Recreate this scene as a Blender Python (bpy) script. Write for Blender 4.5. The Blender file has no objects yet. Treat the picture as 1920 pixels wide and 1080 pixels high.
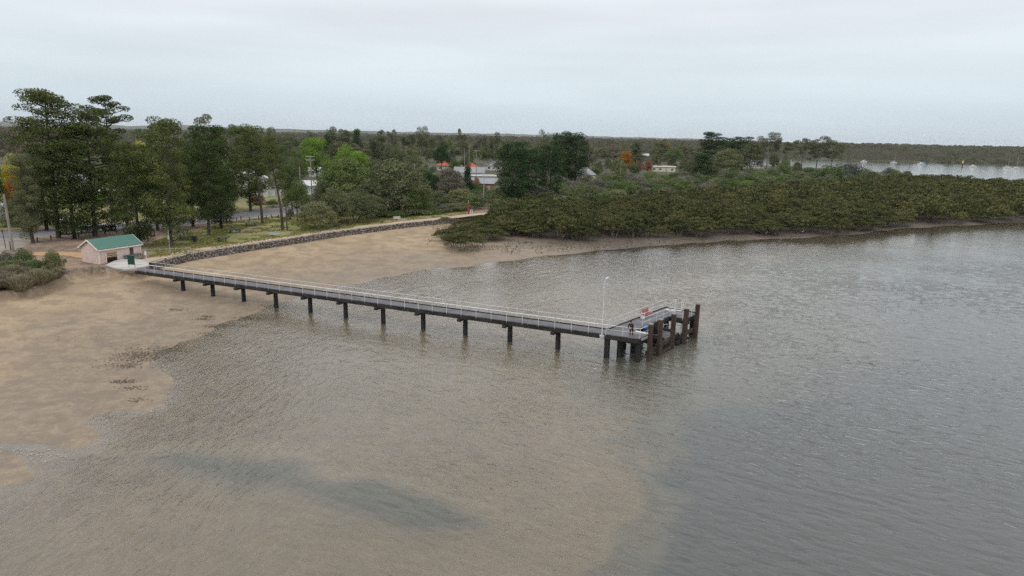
import bpy, math, random
import numpy as np
from mathutils import Vector, Matrix, Euler

# ------------------------------------------------------------------ camera, world, sun
scene = bpy.context.scene
COL = scene.collection
R = math.radians
CAM_H, PITCH, ROLL, FOC = 23.0, R(12.64), R(1.11), 1280.0
fwd = np.array([0, math.cos(PITCH), -math.sin(PITCH)])
up0 = np.array([0, math.sin(PITCH), math.cos(PITCH)])
r0 = np.array([1., 0, 0])
cr = r0*math.cos(ROLL)+up0*math.sin(ROLL)
cu = up0*math.cos(ROLL)-r0*math.sin(ROLL)
CP = np.array([0, 0, CAM_H])

cam = bpy.data.cameras.new('camera')
cam.sensor_width = 36.0
cam.lens = 36.0*FOC/1920.0
cam.clip_start = 0.5
cam.clip_end = 90000
camo = bpy.data.objects.new('camera', cam)
COL.objects.link(camo)
M = Matrix(((cr[0], cu[0], -fwd[0], 0), (cr[1], cu[1], -fwd[1], 0), (cr[2], cu[2], -fwd[2], CAM_H), (0, 0, 0, 1)))
camo.matrix_world = M
scene.camera = camo

SUN_EL, SUN_AZ = R(58), R(205)      # a veiled sun high behind the camera
world = bpy.data.worlds.new('World')
scene.world = world
world.use_nodes = True
wn, wl = world.node_tree.nodes, world.node_tree.links
wn.clear()
out = wn.new('ShaderNodeOutputWorld')
bg = wn.new('ShaderNodeBackground')
bg.inputs['Strength'].default_value = 0.12
sky = wn.new('ShaderNodeTexSky')
sky.sky_type = 'NISHITA'
sky.sun_disc = False
sky.sun_elevation = SUN_EL
sky.sun_rotation = SUN_AZ
sky.air_density = 1.2
sky.dust_density = 1.5
tc = wn.new('ShaderNodeTexCoord')
sep = wn.new('ShaderNodeSeparateXYZ')
wl.new(tc.outputs['Generated'], sep.inputs[0])
ramp = wn.new('ShaderNodeValToRGB')       # overcast deck: blue-grey low down, paler overhead
ramp.color_ramp.elements[0].position = 0.0
ramp.color_ramp.elements[0].color = (0.555, 0.645, 0.720, 1)
ramp.color_ramp.elements[1].position = 1.0
ramp.color_ramp.elements[1].color = (1.38, 1.40, 1.42, 1)
for p, c in ((0.06, (0.625, 0.705, 0.765, 1)), (0.13, (0.705, 0.765, 0.812, 1)), (0.19, (0.785, 0.820, 0.858, 1)), (0.34, (1.12, 1.14, 1.16, 1)), (0.62, (1.32, 1.34, 1.36, 1))):
    e = ramp.color_ramp.elements.new(p)
    e.color = c
wl.new(sep.outputs['Z'], ramp.inputs[0])
mp = wn.new('ShaderNodeMapping')
mp.inputs['Scale'].default_value = (1.0, 1.0, 9.0)
wl.new(tc.outputs['Generated'], mp.inputs['Vector'])
nz = wn.new('ShaderNodeTexNoise')
nz.inputs['Scale'].default_value = 1.6
nz.inputs['Detail'].default_value = 6
nz.inputs['Roughness'].default_value = 0.5
wl.new(mp.outputs[0], nz.inputs['Vector'])
mr = wn.new('ShaderNodeMapRange')
mr.inputs['From Min'].default_value = 0.3
mr.inputs['From Max'].default_value = 0.7
mr.inputs['To Min'].default_value = 8.1
mr.inputs['To Max'].default_value = 9.95
wl.new(nz.outputs['Fac'], mr.inputs['Value'])
vm = wn.new('ShaderNodeVectorMath')
vm.operation = 'SCALE'
wl.new(ramp.outputs['Color'], vm.inputs[0])
wl.new(mr.outputs[0], vm.inputs['Scale'])
mixw = wn.new('ShaderNodeMix')
mixw.data_type = 'RGBA'
mixw.inputs['Factor'].default_value = 0.93
wl.new(sky.outputs[0], mixw.inputs['A'])
wl.new(vm.outputs[0], mixw.inputs['B'])
wl.new(mixw.outputs['Result'], bg.inputs['Color'])
wl.new(bg.outputs[0], out.inputs['Surface'])

sun = bpy.data.lights.new('sun', 'SUN')
sun.energy = 0.9
sun.angle = R(14)
sun.color = (1.0, 0.965, 0.92)
suno = bpy.data.objects.new('sun', sun)
COL.objects.link(suno)
sd = Vector((math.sin(SUN_AZ)*math.cos(SUN_EL), math.cos(SUN_AZ)*math.cos(SUN_EL), math.sin(SUN_EL)))
suno.rotation_euler = sd.to_track_quat('Z', 'Y').to_euler()
suno.location = (0, 0, 300)

scene.view_settings.view_transform = 'Standard'
scene.view_settings.look = 'None'
scene.view_settings.exposure = 0.0
scene.view_settings.gamma = 1.0
scene.cycles.max_bounces = 6
scene.cycles.diffuse_bounces = 3
scene.cycles.glossy_bounces = 2
scene.cycles.transparent_max_bounces = 8
scene.cycles.volume_bounces = 0
scene.cycles.use_denoising = False       # the ripples and leaves are finer than the denoiser keeps
scene.cycles.use_adaptive_sampling = False
scene.cycles.sample_clamp_indirect = 4.0

# ------------------------------------------------------------------ surveying helpers (photo pixel -> place on the ground)
def ray(px, py): return fwd+cr*(px-960)/FOC+cu*(540-py)/FOC
def at(px, py, z=0.0):
    d = ray(px, py)
    return CP+d*((z-CAM_H)/d[2])
def aty(px, py, Y):
    d = ray(px, py)
    return CP+d*(Y/d[1])
def proj(p):
    v = np.array(p, float)-CP
    c = v@fwd
    return 960+FOC*(v@cr)/c, 540-FOC*(v@cu)/c
def hor(px): return 253+(px-960)*0.0194
rng = np.random.default_rng(7)
random.seed(7)

# ------------------------------------------------------------------ object helpers
def tag(o, label=None, cat=None, group=None, kind=None):
    if label: o['label'] = label
    if cat: o['category'] = cat
    if group: o['group'] = group
    if kind: o['kind'] = kind
    return o
def thing(name, loc, label, cat, group=None, rz=0.0):
    o = bpy.data.objects.new(name, None)
    o.empty_display_size = 0.3
    o.location = loc
    o.rotation_euler = (0, 0, rz)
    COL.objects.link(o)
    return tag(o, label, cat, group)
def link(name, me, parent=None, loc=None):
    o = bpy.data.objects.new(name, me)
    COL.objects.link(o)
    if parent: o.parent = parent
    if loc is not None: o.location = loc
    return o
def fastmesh(name, V, F, mat=None, smooth=False, attrs=None):
    V = np.asarray(V, np.float32)
    F = np.asarray(F, np.int32)
    k = F.shape[1]
    me = bpy.data.meshes.new(name)
    me.vertices.add(len(V))
    me.vertices.foreach_set('co', V.ravel())
    me.loops.add(F.size)
    me.loops.foreach_set('vertex_index', F.ravel())
    me.polygons.add(len(F))
    me.polygons.foreach_set('loop_start', np.arange(0, F.size, k, dtype=np.int32))
    me.polygons.foreach_set('loop_total', np.full(len(F), k, np.int32))
    if smooth: me.polygons.foreach_set('use_smooth', np.ones(len(F), bool))
    me.update(calc_edges=True)
    for n, a in (attrs or {}).items():
        at_ = me.attributes.new(n, 'FLOAT', 'POINT')
        at_.data.foreach_set('value', np.asarray(a, np.float32).ravel())
    if mat:
        for m_ in (mat if isinstance(mat, (list, tuple)) else [mat]): me.materials.append(m_)
    return me

class MB:
    """collects shapes into one mesh"""
    def __init__(s): s.v, s.f, s.m = [], [], []
    def add(s, vs, fs, mi=0, mat=None):
        b = len(s.v)
        for v in vs:
            v = Vector(v)
            if mat is not None: v = mat @ v
            s.v.append(v)
        for f in fs:
            s.f.append([i+b for i in f])
            s.m.append(mi)
        return s
    def box(s, c, size, rz=0.0, mi=0, rot=None, bev=0.0):
        x, y, z = size[0]/2, size[1]/2, size[2]/2
        Mx = Matrix.Translation(Vector(c)) @ (rot.to_4x4() if rot is not None else Matrix.Rotation(rz, 4, 'Z'))
        vs = [(-x,-y,-z),(x,-y,-z),(x,y,-z),(-x,y,-z),(-x,-y,z),(x,-y,z),(x,y,z),(-x,y,z)]
        return s.add(vs, [(0,3,2,1),(4,5,6,7),(0,1,5,4),(1,2,6,5),(2,3,7,6),(3,0,4,7)], mi, Mx)
    def tube(s, p0, p1, ra, rb=None, n=8, mi=0, caps=True):
        p0, p1 = Vector(p0), Vector(p1)
        rb = ra if rb is None else rb
        d = (p1-p0)
        if d.length < 1e-6: return s
        q = d.to_track_quat('Z', 'Y').to_matrix()
        vs = []
        for p, r_ in ((p0, ra), (p1, rb)):
            for i in range(n):
                a = 2*math.pi*i/n
                vs.append(p+q @ Vector((r_*math.cos(a), r_*math.sin(a), 0)))
        fs = [(i, (i+1) % n, n+(i+1) % n, n+i) for i in range(n)]
        if caps: fs += [tuple(range(n-1, -1, -1)), tuple(range(n, 2*n))]
        return s.add(vs, fs, mi)
    def path(s, pts, r_, n=6, mi=0):
        for a, b in zip(pts[:-1], pts[1:]): s.tube(a, b, r_, n=n, mi=mi)
        return s
    def beam(s, p0, p1, w, h, mi=0):
        """square timber from p0 to p1, width w across, height h"""
        p0, p1 = Vector(p0), Vector(p1)
        d = p1-p0
        x = d.normalized()
        y = Vector((0, 0, 1)).cross(x)
        y = y.normalized() if y.length > 1e-4 else Vector((0, 1, 0))
        z = x.cross(y)
        m3 = Matrix((x, y, z)).transposed()
        return s.box((p0+p1)/2, (d.length, w, h), mi=mi, rot=m3)
    def prism(s, poly, z0, z1, mi=0):
        n = len(poly)
        vs = [(p[0], p[1], z0) for p in poly]+[(p[0], p[1], z1) for p in poly]
        return s.add(vs, [tuple(range(n-1, -1, -1)), tuple(range(n, 2*n))]+[(i, (i+1) % n, n+(i+1) % n, n+i) for i in range(n)], mi)
    def ell(s, c, r_, n=10, m=7, mi=0, zmin=-1.0):
        vs, fs = [], []
        for j in range(m+1):
            t = -math.pi/2+math.pi*j/m
            for i in range(n):
                a = 2*math.pi*i/n
                vs.append((c[0]+r_[0]*math.cos(t)*math.cos(a), c[1]+r_[1]*math.cos(t)*math.sin(a), c[2]+r_[2]*max(zmin, math.sin(t))))
        for j in range(m):
            for i in range(n):
                fs.append((j*n+i, j*n+(i+1) % n, (j+1)*n+(i+1) % n, (j+1)*n+i))
        return s.add(vs, fs, mi)
    def mesh(s, name, mats, smooth=False):
        me = bpy.data.meshes.new(name)
        me.from_pydata([tuple(v) for v in s.v], [], s.f)
        for m_ in (mats if isinstance(mats, (list, tuple)) else [mats]): me.materials.append(m_)
        me.polygons.foreach_set('material_index', s.m)
        if smooth: me.polygons.foreach_set('use_smooth', [True]*len(s.f))
        me.update()
        return me
    def build(s, name, mats, parent=None, loc=None, smooth=False):
        return link(name, s.mesh(name, mats, smooth), parent, loc)

# ------------------------------------------------------------------ materials
def newmat(name):
    m_ = bpy.data.materials.new(name)
    m_.use_nodes = True
    nt = m_.node_tree
    nt.nodes.clear()
    o = nt.nodes.new('ShaderNodeOutputMaterial')
    return m_, nt.nodes, nt.links, o
def N(nodes, t, **kw):
    n = nodes.new(t)
    for k, v in kw.items():
        if hasattr(n, k): setattr(n, k, v)
        else: n.inputs[k].default_value = v
    return n
def noise(nodes, links, vec, scale, detail=4, rough=0.55, dim='3D', dist=0.0):
    n = nodes.new('ShaderNodeTexNoise')
    n.inputs['Scale'].default_value = scale
    n.inputs['Detail'].default_value = detail
    n.inputs['Roughness'].default_value = rough
    n.inputs['Distortion'].default_value = dist
    if vec is not None: links.new(vec, n.inputs['Vector'])
    return n.outputs['Fac']
def rng_(nodes, links, val, a, b, c=0.0, d=1.0):
    n = nodes.new('ShaderNodeMapRange')
    n.interpolation_type = 'SMOOTHSTEP'
    n.inputs['From Min'].default_value = a
    n.inputs['From Max'].default_value = b
    n.inputs['To Min'].default_value = c
    n.inputs['To Max'].default_value = d
    links.new(val, n.inputs['Value'])
    return n.outputs[0]
def mixc(nodes, links, fac, a, b, mode='MIX'):
    n = nodes.new('ShaderNodeMix')
    n.data_type = 'RGBA'
    n.blend_type = mode
    for k, v in (('Factor', fac), ('A', a), ('B', b)):
        if isinstance(v, (int, float)): n.inputs[k].default_value = v
        elif isinstance(v, tuple): n.inputs[k].default_value = v if len(v) == 4 else (*v, 1)
        else: links.new(v, n.inputs[k])
    return n.outputs['Result']
def math_(nodes, links, op, a, b=0.0):
    n = nodes.new('ShaderNodeMath')
    n.operation = op
    for i, v in enumerate((a, b)):
        if isinstance(v, (int, float)): n.inputs[i].default_value = v
        else: links.new(v, n.inputs[i])
    return n.outputs[0]
def attr(nodes, name):
    n = nodes.new('ShaderNodeAttribute')
    n.attribute_name = name
    return n.outputs['Fac']
def bump(nodes, links, h, strength, dist, normal=None):
    n = nodes.new('ShaderNodeBump')
    n.inputs['Strength'].default_value = strength
    n.inputs['Distance'].default_value = dist
    links.new(h, n.inputs['Height'])
    if normal is not None: links.new(normal, n.inputs['Normal'])
    return n.outputs[0]
def princ(nodes, links, o, col, rough=0.8, spec=0.3, metal=0.0, normal=None):
    p = nodes.new('ShaderNodeBsdfPrincipled')
    if isinstance(col, tuple): p.inputs['Base Color'].default_value = (*col[:3], 1)
    else: links.new(col, p.inputs['Base Color'])
    if isinstance(rough, float): p.inputs['Roughness'].default_value = rough
    else: links.new(rough, p.inputs['Roughness'])
    p.inputs['Specular IOR Level'].default_value = spec
    p.inputs['Metallic'].default_value = metal
    if normal is not None: links.new(normal, p.inputs['Normal'])
    links.new(p.outputs[0], o.inputs['Surface'])
    return p
def worn(name, c1, c2, scale=1.5, rough=0.75, spec=0.3, stretch=(1, 1, 1), metal=0.0, grain=0.3, lo=0.35, hi=0.65):
    """two-tone weathered surface"""
    m_, n, l, o = newmat(name)
    t = n.new('ShaderNodeTexCoord')
    mpn = n.new('ShaderNodeMapping')
    mpn.inputs['Scale'].default_value = stretch
    l.new(t.outputs['Object'], mpn.inputs['Vector'])
    a = noise(n, l, mpn.outputs[0], scale, 5, 0.6)
    b = noise(n, l, mpn.outputs[0], scale*7, 3, 0.6)
    f = rng_(n, l, math_(n, l, 'ADD', math_(n, l, 'MULTIPLY', a, 0.75), math_(n, l, 'MULTIPLY', b, 0.25)), lo, hi)
    c = mixc(n, l, f, c1, c2)
    nrm = bump(n, l, b, grain, 0.02)
    princ(n, l, o, c, float(rough), spec, metal, nrm)
    return m_

MAT = {}
MAT['white_paint'] = worn('white_paint', (0.60, 0.60, 0.585), (0.48, 0.475, 0.455), 0.8)
MAT['rail_paint'] = worn('weathered_white_rail', (0.60, 0.60, 0.59), (0.46, 0.46, 0.45), 0.8)
MAT['galv'] = worn('galvanised_steel', (0.42, 0.43, 0.44), (0.31, 0.32, 0.33), 1.2, 0.5, 0.4)
MAT['deck'] = worn('grey_deck_boards', (0.085, 0.085, 0.095), (0.135, 0.13, 0.135), 0.9, 0.85, 0.25, (1, 1, 1))
MAT['dark_beam'] = worn('tarred_beam', (0.012, 0.011, 0.011), (0.035, 0.030, 0.027), 1.0, 0.8, 0.25)
MAT['pile'] = worn('black_pile', (0.007, 0.007, 0.008), (0.02, 0.018, 0.017), 1.2, 0.7, 0.3, (1, 1, 0.4))
MAT['fender'] = worn('brown_timber_pile', (0.030, 0.021, 0.017), (0.072, 0.048, 0.037), 1.6, 0.85, 0.2, (1, 1, 0.25))
MAT['concrete'] = worn('pale_concrete', (0.43, 0.415, 0.385), (0.33, 0.315, 0.29), 0.5, 0.9, 0.2)
MAT['concrete_edge'] = worn('grey_concrete_edge', (0.36, 0.33, 0.29), (0.25, 0.22, 0.19), 0.8, 0.9, 0.2)
MAT['stone'] = worn('cemented_stone', (0.17, 0.15, 0.13), (0.09, 0.08, 0.07), 1.6, 0.95, 0.15)
MAT['trunk'] = worn('pine_bark', (0.05, 0.042, 0.036), (0.10, 0.085, 0.072), 2.0, 0.95, 0.1, (1, 1, 0.3))
MAT['pale_trunk'] = worn('pale_bark', (0.26, 0.23, 0.20), (0.12, 0.10, 0.085), 1.2, 0.9, 0.1, (1, 1, 0.3))
MAT['grey_wood'] = worn('grey_weathered_timber', (0.30, 0.27, 0.24), (0.19, 0.17, 0.15), 1.5, 0.9, 0.15, (1, 1, 0.3))
MAT['dark_wood'] = worn('dark_timber', (0.045, 0.043, 0.042), (0.085, 0.08, 0.075), 1.5, 0.9, 0.15)
MAT['picnic'] = worn('dark_green_grey_table_boards', (0.028, 0.036, 0.036), (0.055, 0.062, 0.06), 1.5, 0.8, 0.2)
MAT['picnic_top'] = worn('grey_green_table_boards', (0.07, 0.10, 0.095), (0.11, 0.13, 0.12), 1.5, 0.8, 0.2)
MAT['green_paint'] = worn('dark_green_panel', (0.008, 0.045, 0.032), (0.012, 0.06, 0.042), 1.0, 0.6, 0.3)
MAT['red_seat'] = worn('faded_red_slats', (0.34, 0.09, 0.085), (0.24, 0.06, 0.06), 2.0, 0.7, 0.3)
MAT['red_post'] = worn('red_marker_paint', (0.28, 0.055, 0.04), (0.20, 0.045, 0.035), 2.0, 0.7, 0.3)
MAT['blue'] = worn('blue_fabric', (0.03, 0.19, 0.52), (0.02, 0.13, 0.40), 3.0, 0.8, 0.2)
MAT['black'] = worn('black_fabric', (0.012, 0.012, 0.014), (0.025, 0.025, 0.03), 3.0, 0.85, 0.2)
MAT['jacket'] = worn('dark_maroon_jacket', (0.018, 0.012, 0.014), (0.035, 0.022, 0.026), 5.0, 0.9, 0.1)
MAT['trousers'] = worn('black_trousers', (0.008, 0.008, 0.010), (0.018, 0.018, 0.02), 5.0, 0.9, 0.1)
MAT['skin'] = worn('skin', (0.42, 0.25, 0.18), (0.36, 0.20, 0.14), 5.0, 0.6, 0.3)
MAT['glass'] = worn('window_glass', (0.03, 0.035, 0.04), (0.06, 0.07, 0.075), 0.5, 0.12, 0.6, grain=0.0)
MAT['rubber'] = worn('tyre_rubber', (0.015, 0.015, 0.015), (0.03, 0.03, 0.03), 3, 0.9, 0.1)
MAT['yellow'] = worn('yellow_paint', (0.75, 0.55, 0.03), (0.65, 0.45, 0.03), 2)
MAT['navy'] = worn('navy_car_paint', (0.015, 0.02, 0.06), (0.02, 0.025, 0.07), 1, 0.3, 0.5, grain=0)
MAT['fence_dark'] = worn('brown_post', (0.06, 0.045, 0.035), (0.11, 0.085, 0.07), 2, 0.9, 0.1)

def leafmat(name, c1, c2, c3, transl=0.16, spread=0.35):
    m_, n, l, o = newmat(name)
    g = n.new('ShaderNodeNewGeometry')
    t = n.new('ShaderNodeTexCoord')
    oi = n.new('ShaderNodeObjectInfo')
    clump = noise(n, l, t.outputs['Object'], 0.55, 3, 0.6)
    k = math_(n, l, 'ADD', math_(n, l, 'MULTIPLY', g.outputs['Random Per Island'], spread), math_(n, l, 'MULTIPLY', rng_(n, l, clump, 0.35, 0.65), 1-spread))
    c = mixc(n, l, k, c1, c2)
    c = mixc(n, l, rng_(n, l, g.outputs['Random Per Island'], 0.86, 1.0), c, c3)
    kk_ = math_(n, l, 'ADD', math_(n, l, 'MULTIPLY', oi.outputs['Random'], .28), math_(n, l, 'MULTIPLY', attr(n, 'tint'), .8))
    kn = n.new('ShaderNodeClamp'); l.new(kk_, kn.inputs[0])
    warm = mixc(n, l, 1.0, c, (1.35, 0.98, 0.80), 'MULTIPLY')
    c = mixc(n, l, kn.outputs[0], c, warm)
    v = math_(n, l, 'ADD', math_(n, l, 'MULTIPLY', oi.outputs['Random'], 0.4), 0.8)
    v = math_(n, l, 'ADD', v, attr(n, 'tint'))
    vmx = n.new('ShaderNodeVectorMath')
    vmx.operation = 'SCALE'
    l.new(c, vmx.inputs[0])
    l.new(v, vmx.inputs['Scale'])
    d = n.new('ShaderNodeBsdfDiffuse')
    l.new(vmx.outputs[0], d.inputs['Color'])
    tr = n.new('ShaderNodeBsdfTranslucent')
    l.new(vmx.outputs[0], tr.inputs['Color'])
    mx = n.new('ShaderNodeMixShader')
    mx.inputs[0].default_value = transl
    l.new(d.outputs[0], mx.inputs[1])
    l.new(tr.outputs[0], mx.inputs[2])
    l.new(mx.outputs[0], o.inputs['Surface'])
    return m_
LEAF = {
 'greenpine': leafmat('green_pine_needles', (0.030, 0.053, 0.020), (0.070, 0.100, 0.033), (0.099, 0.128, 0.045)),
 'pine': leafmat('pine_needles', (0.037, 0.057, 0.023), (0.099, 0.125, 0.041), (0.145, 0.162, 0.057)),
 'darkpine': leafmat('dark_pine_needles', (0.022, 0.050, 0.022), (0.050, 0.089, 0.035), (0.073, 0.111, 0.044)),
 'gum': leafmat('gum_leaves', (0.063, 0.082, 0.044), (0.127, 0.146, 0.077), (0.190, 0.187, 0.114)),
 'greygum': leafmat('grey_gum_leaves', (0.107, 0.107, 0.083), (0.178, 0.173, 0.131), (0.238, 0.214, 0.178)),
 'bright': leafmat('bright_leaves', (0.077, 0.161, 0.025), (0.168, 0.280, 0.042), (0.238, 0.350, 0.070)),
 'mid': leafmat('mid_green_leaves', (0.063, 0.105, 0.039), (0.132, 0.174, 0.063), (0.194, 0.222, 0.084)),
 'olive': leafmat('olive_leaves', (0.090, 0.109, 0.054), (0.161, 0.179, 0.090), (0.226, 0.231, 0.131)),
 'yellow': leafmat('yellow_green_leaves', (0.252, 0.280, 0.042), (0.420, 0.420, 0.070), (0.532, 0.462, 0.112)),
 'orange': leafmat('orange_autumn_leaves', (0.323, 0.121, 0.025), (0.432, 0.202, 0.030), (0.432, 0.282, 0.060)),
 'rust': leafmat('rust_leaves', (0.140, 0.063, 0.042), (0.238, 0.098, 0.063), (0.308, 0.140, 0.084)),
 'redflower': leafmat('red_flowers', (0.350, 0.056, 0.042), (0.084, 0.126, 0.042), (0.490, 0.084, 0.070)),
 'mangrove': leafmat('mangrove_leaves', (0.047, 0.056, 0.024), (0.097, 0.106, 0.045), (0.138, 0.142, 0.069), spread=0.5),
 'scrub': leafmat('green_scrub_leaves', (0.054, 0.089, 0.036), (0.101, 0.143, 0.057), (0.143, 0.178, 0.083)),
 'greyscrub': leafmat('grey_scrub_leaves', (0.095, 0.101, 0.081), (0.146, 0.151, 0.123), (0.190, 0.190, 0.157)),
 'grass': leafmat('tussock_blades', (0.168, 0.161, 0.105), (0.280, 0.259, 0.182), (0.392, 0.336, 0.252)),
 'twig': leafmat('bare_twigs', (0.182, 0.161, 0.140), (0.280, 0.252, 0.224), (0.350, 0.308, 0.280)),
}

# ------------------------------------------------------------------ polygons of the place (surveyed from the photo)
def P(lst, z=0.0): return np.array([at(x, y, z)[:2] for x, y in lst])
def sdist(poly, x, y):
    """signed distance, negative inside"""
    n = len(poly)
    d = np.full(x.shape, 1e18)
    ins = np.zeros(x.shape, bool)
    for i in range(n):
        ax, ay = poly[i]
        bx, by = poly[(i+1) % n]
        ex, ey = bx-ax, by-ay
        t = np.clip(((x-ax)*ex+(y-ay)*ey)/(ex*ex+ey*ey+1e-12), 0, 1)
        d = np.minimum(d, (x-ax-t*ex)**2+(y-ay-t*ey)**2)
        c = ((ay > y) != (by > y))
        with np.errstate(divide='ignore', invalid='ignore'):
            xi = ax+(y-ay)/(by-ay if by != ay else 1e-9)*ex
        ins ^= c & (x < xi)
    return np.where(ins, -np.sqrt(d), np.sqrt(d))
def sm(a, b, x):
    t = np.clip((x-a)/(b-a), 0, 1)
    return t*t*(3-2*t)
def vnoise(x, y, s, seed=0):
    """smooth value noise in numpy"""
    X, Y = x/s, y/s
    xi, yi = np.floor(X).astype(np.int64), np.floor(Y).astype(np.int64)
    fx, fy = X-xi, Y-yi
    fx, fy = fx*fx*(3-2*fx), fy*fy*(3-2*fy)
    def h(a, b):
        n = (a*374761393+b*668265263+seed*974711) & 0xffffffff
        n = ((n ^ (n >> 13))*1274126177) & 0xffffffff
        return ((n ^ (n >> 16)) & 0xffff)/65535.0
    return (h(xi, yi)*(1-fx)+h(xi+1, yi)*fx)*(1-fy)+(h(xi, yi+1)*(1-fx)+h(xi+1, yi+1)*fx)*fy

shore = [(1920,416.5),(1820,422),(1700,428),(1600,440),(1500,446),(1400,450),(1300,456),(1200,464),(1060,476),(985,485),
         (900,497),(790,508),(700,524),(640,534),(590,550),(555,562),(505,574),(470,592),(430,603),(390,620),(330,643),(285,660),
         (262,690),(300,700),(302,735),(290,762),(245,772),(198,780),(175,788),(200,800),(198,822),(150,838),(60,836),(-60,830)]
BAY = np.vstack([P([(2500,400)]), P(shore), np.array([[-120, 40], [-120, -60], [400, -60]])])
PATCH = P([(-80,838),(10,843),(42,858),(62,882),(52,902),(0,916),(-90,930)])
CHAN = P([(2500,380),(1920,347),(1800,341),(1700,333),(1640,326),(1560,321),(1480,316),(1400,312),(1330,306),(1290,298),(1300,291.5),(1400,293.5),(1500,296.5),(1590,299.8),(1700,303),(1920,309.5),(2500,330)])
DEEP = P([(1500,640),(1330,700),(1210,790),(1165,835),(1215,880),(1250,930),(1235,965),(1185,1010),(1150,1080),(1130,1200),(2600,1200),(2600,420),(1900,440),(1500,500)])
HOLE = P([(150,846),(260,838),(420,835),(560,862),(680,895),(820,930),(900,985),(800,1000),(700,985),(590,955),(450,925),(330,900),(220,870)])
WALL = [(285,491.5),(300,488),(333,480.5),(367,473),(400,468),(433,463),(500,453),(567,443.5),(617,435.6),(683,427),(767,417),(823,411.7),(860,407.5)]
LANDP = P([(-900,700),(-200,592),(0,552),(60,543),(112,526),(135,514),(185,501)], 1.8)
PLAT = P([(198,497.5),(205,500),(222,504),(240,505.5),(256,503.5),(276,499)], 2.45)
def inward(w_):
    t_ = np.gradient(w_, axis=0); t_ /= np.hypot(*t_.T)[:, None]
    i_ = np.stack([-t_[:, 1], t_[:, 0]], 1)
    return i_ if i_[3][0] < 0 else -i_
_w = P(WALL, 2.2)
LAND = np.vstack([LANDP, PLAT, _w+inward(_w)*0.85, P([(900,401)], 2.0), P([(925,396),(1000,384),(1100,376),(1200,368),(1300,362),(1500,350),(1640,338),(1700,335)], 1.0),
                  np.array([[420, 700], [700, 1300], [12000, 3000], [12000, 40000], [-30000, 40000], [-30000, 60], [-500, 30]])])
MANG = P([(905,425),(928,442),(1000,450),(1100,455),(1200,448),(1300,443),(1400,439),(1500,441),(1600,438),(1647,430),(1744,421),(1920,415),(2150,406),
          (2150,362),(1920,352),(1800,345),(1700,338),(1600,346),(1500,356),(1400,362),(1300,370),(1200,381),(1100,388),(1000,392),(940,403)], 0.3)
GRASS = P([(280,486),(333,479),(400,467),(500,451),(620,434),(760,414),(880,401),(860,392),(700,398),(600,398),(540,402),(430,416),(330,440),(285,452),(270,470)], 2.05)
ROADL = [(-900,520),(-300,468),(-60,444),(60,437.5),(150,430),(240,423),(340,414),(430,406.5),(500,399),(560,391),(620,379),(680,364),(730,345),(780,330)]

def terrain(x, y, want=False):
    r_ = np.hypot(x, y)
    dB = sdist(BAY, x, y)
    dP = sdist(PATCH, x, y)
    dC = sdist(CHAN, x, y)
    wob = (vnoise(x, y, 5.0, 3)-0.5)*2.2+(vnoise(x, y, 1.6, 5)-0.5)*0.9
    dBw = np.maximum(-dB*-1, -dP) + wob*np.exp(-np.abs(dB)/10)
    d = np.minimum(dBw, dC)
    far = sm(4200, 4600, r_)
    cap = np.where(x > -9, 0.32, 0.95)
    capb = sm(-14, -4, x+0.12*(y-150))
    cap = 0.95*(1-capb)+0.36*capb
    dry = cap*(1-np.exp(-np.maximum(d, 0)*0.021/cap))
    dL = -sdist(LAND, x, y)       # positive inland
    w = 0.25+sm(-9, 3, x)*14.0+sm(-66, -72, x)*2.6
    # the left bank is a slope, the sea wall is a step
    land = sm(-w, 0.0, dL)
    dW = np.minimum(np.maximum(-dL, 0), 60)
    dry = dry+0.46*sm(14, 0, dW)*sm(-12, -18, x)*sm(-75, -64, x)
    z = dry*(1-land)+2.05*land
    z = z+(1-land)*(vnoise(x, y, 7, 11)-0.5)*0.06*sm(0, 6, d)
    z = z+sm(-62, -70, x)*sm(-10, -2, dL)*(1-land)*0.45
    dep = 0.05+0.012*np.maximum(-d, 0)
    dep = np.minimum(dep, 0.30)
    dep = dep*(0.65+0.7*vnoise(x, y, 9, 21))
    dD = sdist(DEEP, x, y)+(vnoise(x, y, 6, 8)-.5)*6+(vnoise(x, y, 1.7, 18)-.5)*2.5
    wd = 2.4+sm(44, 72, y)*15
    deep = sm(wd, -wd, dD)
    dep = dep+1.5*deep*sm(0, 8, -d)
    dH = sdist(HOLE, x, y)+(vnoise(x, y, 3, 9)-.5)*2
    dep = dep+0.70*sm(1.6, -2.2, dH)
    head = np.exp(-(((x-17)/7)**2+((y-71)/7)**2))
    dep = dep+0.9*head
    dep = np.where(dC < dB, 2.0, dep)
    z = np.where(d < 0, -dep*sm(0, 1.6, -d)-0.02*np.minimum(-d, 1), z)
    z = z*(1-far)+far*(-4.0)
    if not want: return z
    return z, d, dL, land, deep

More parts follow.
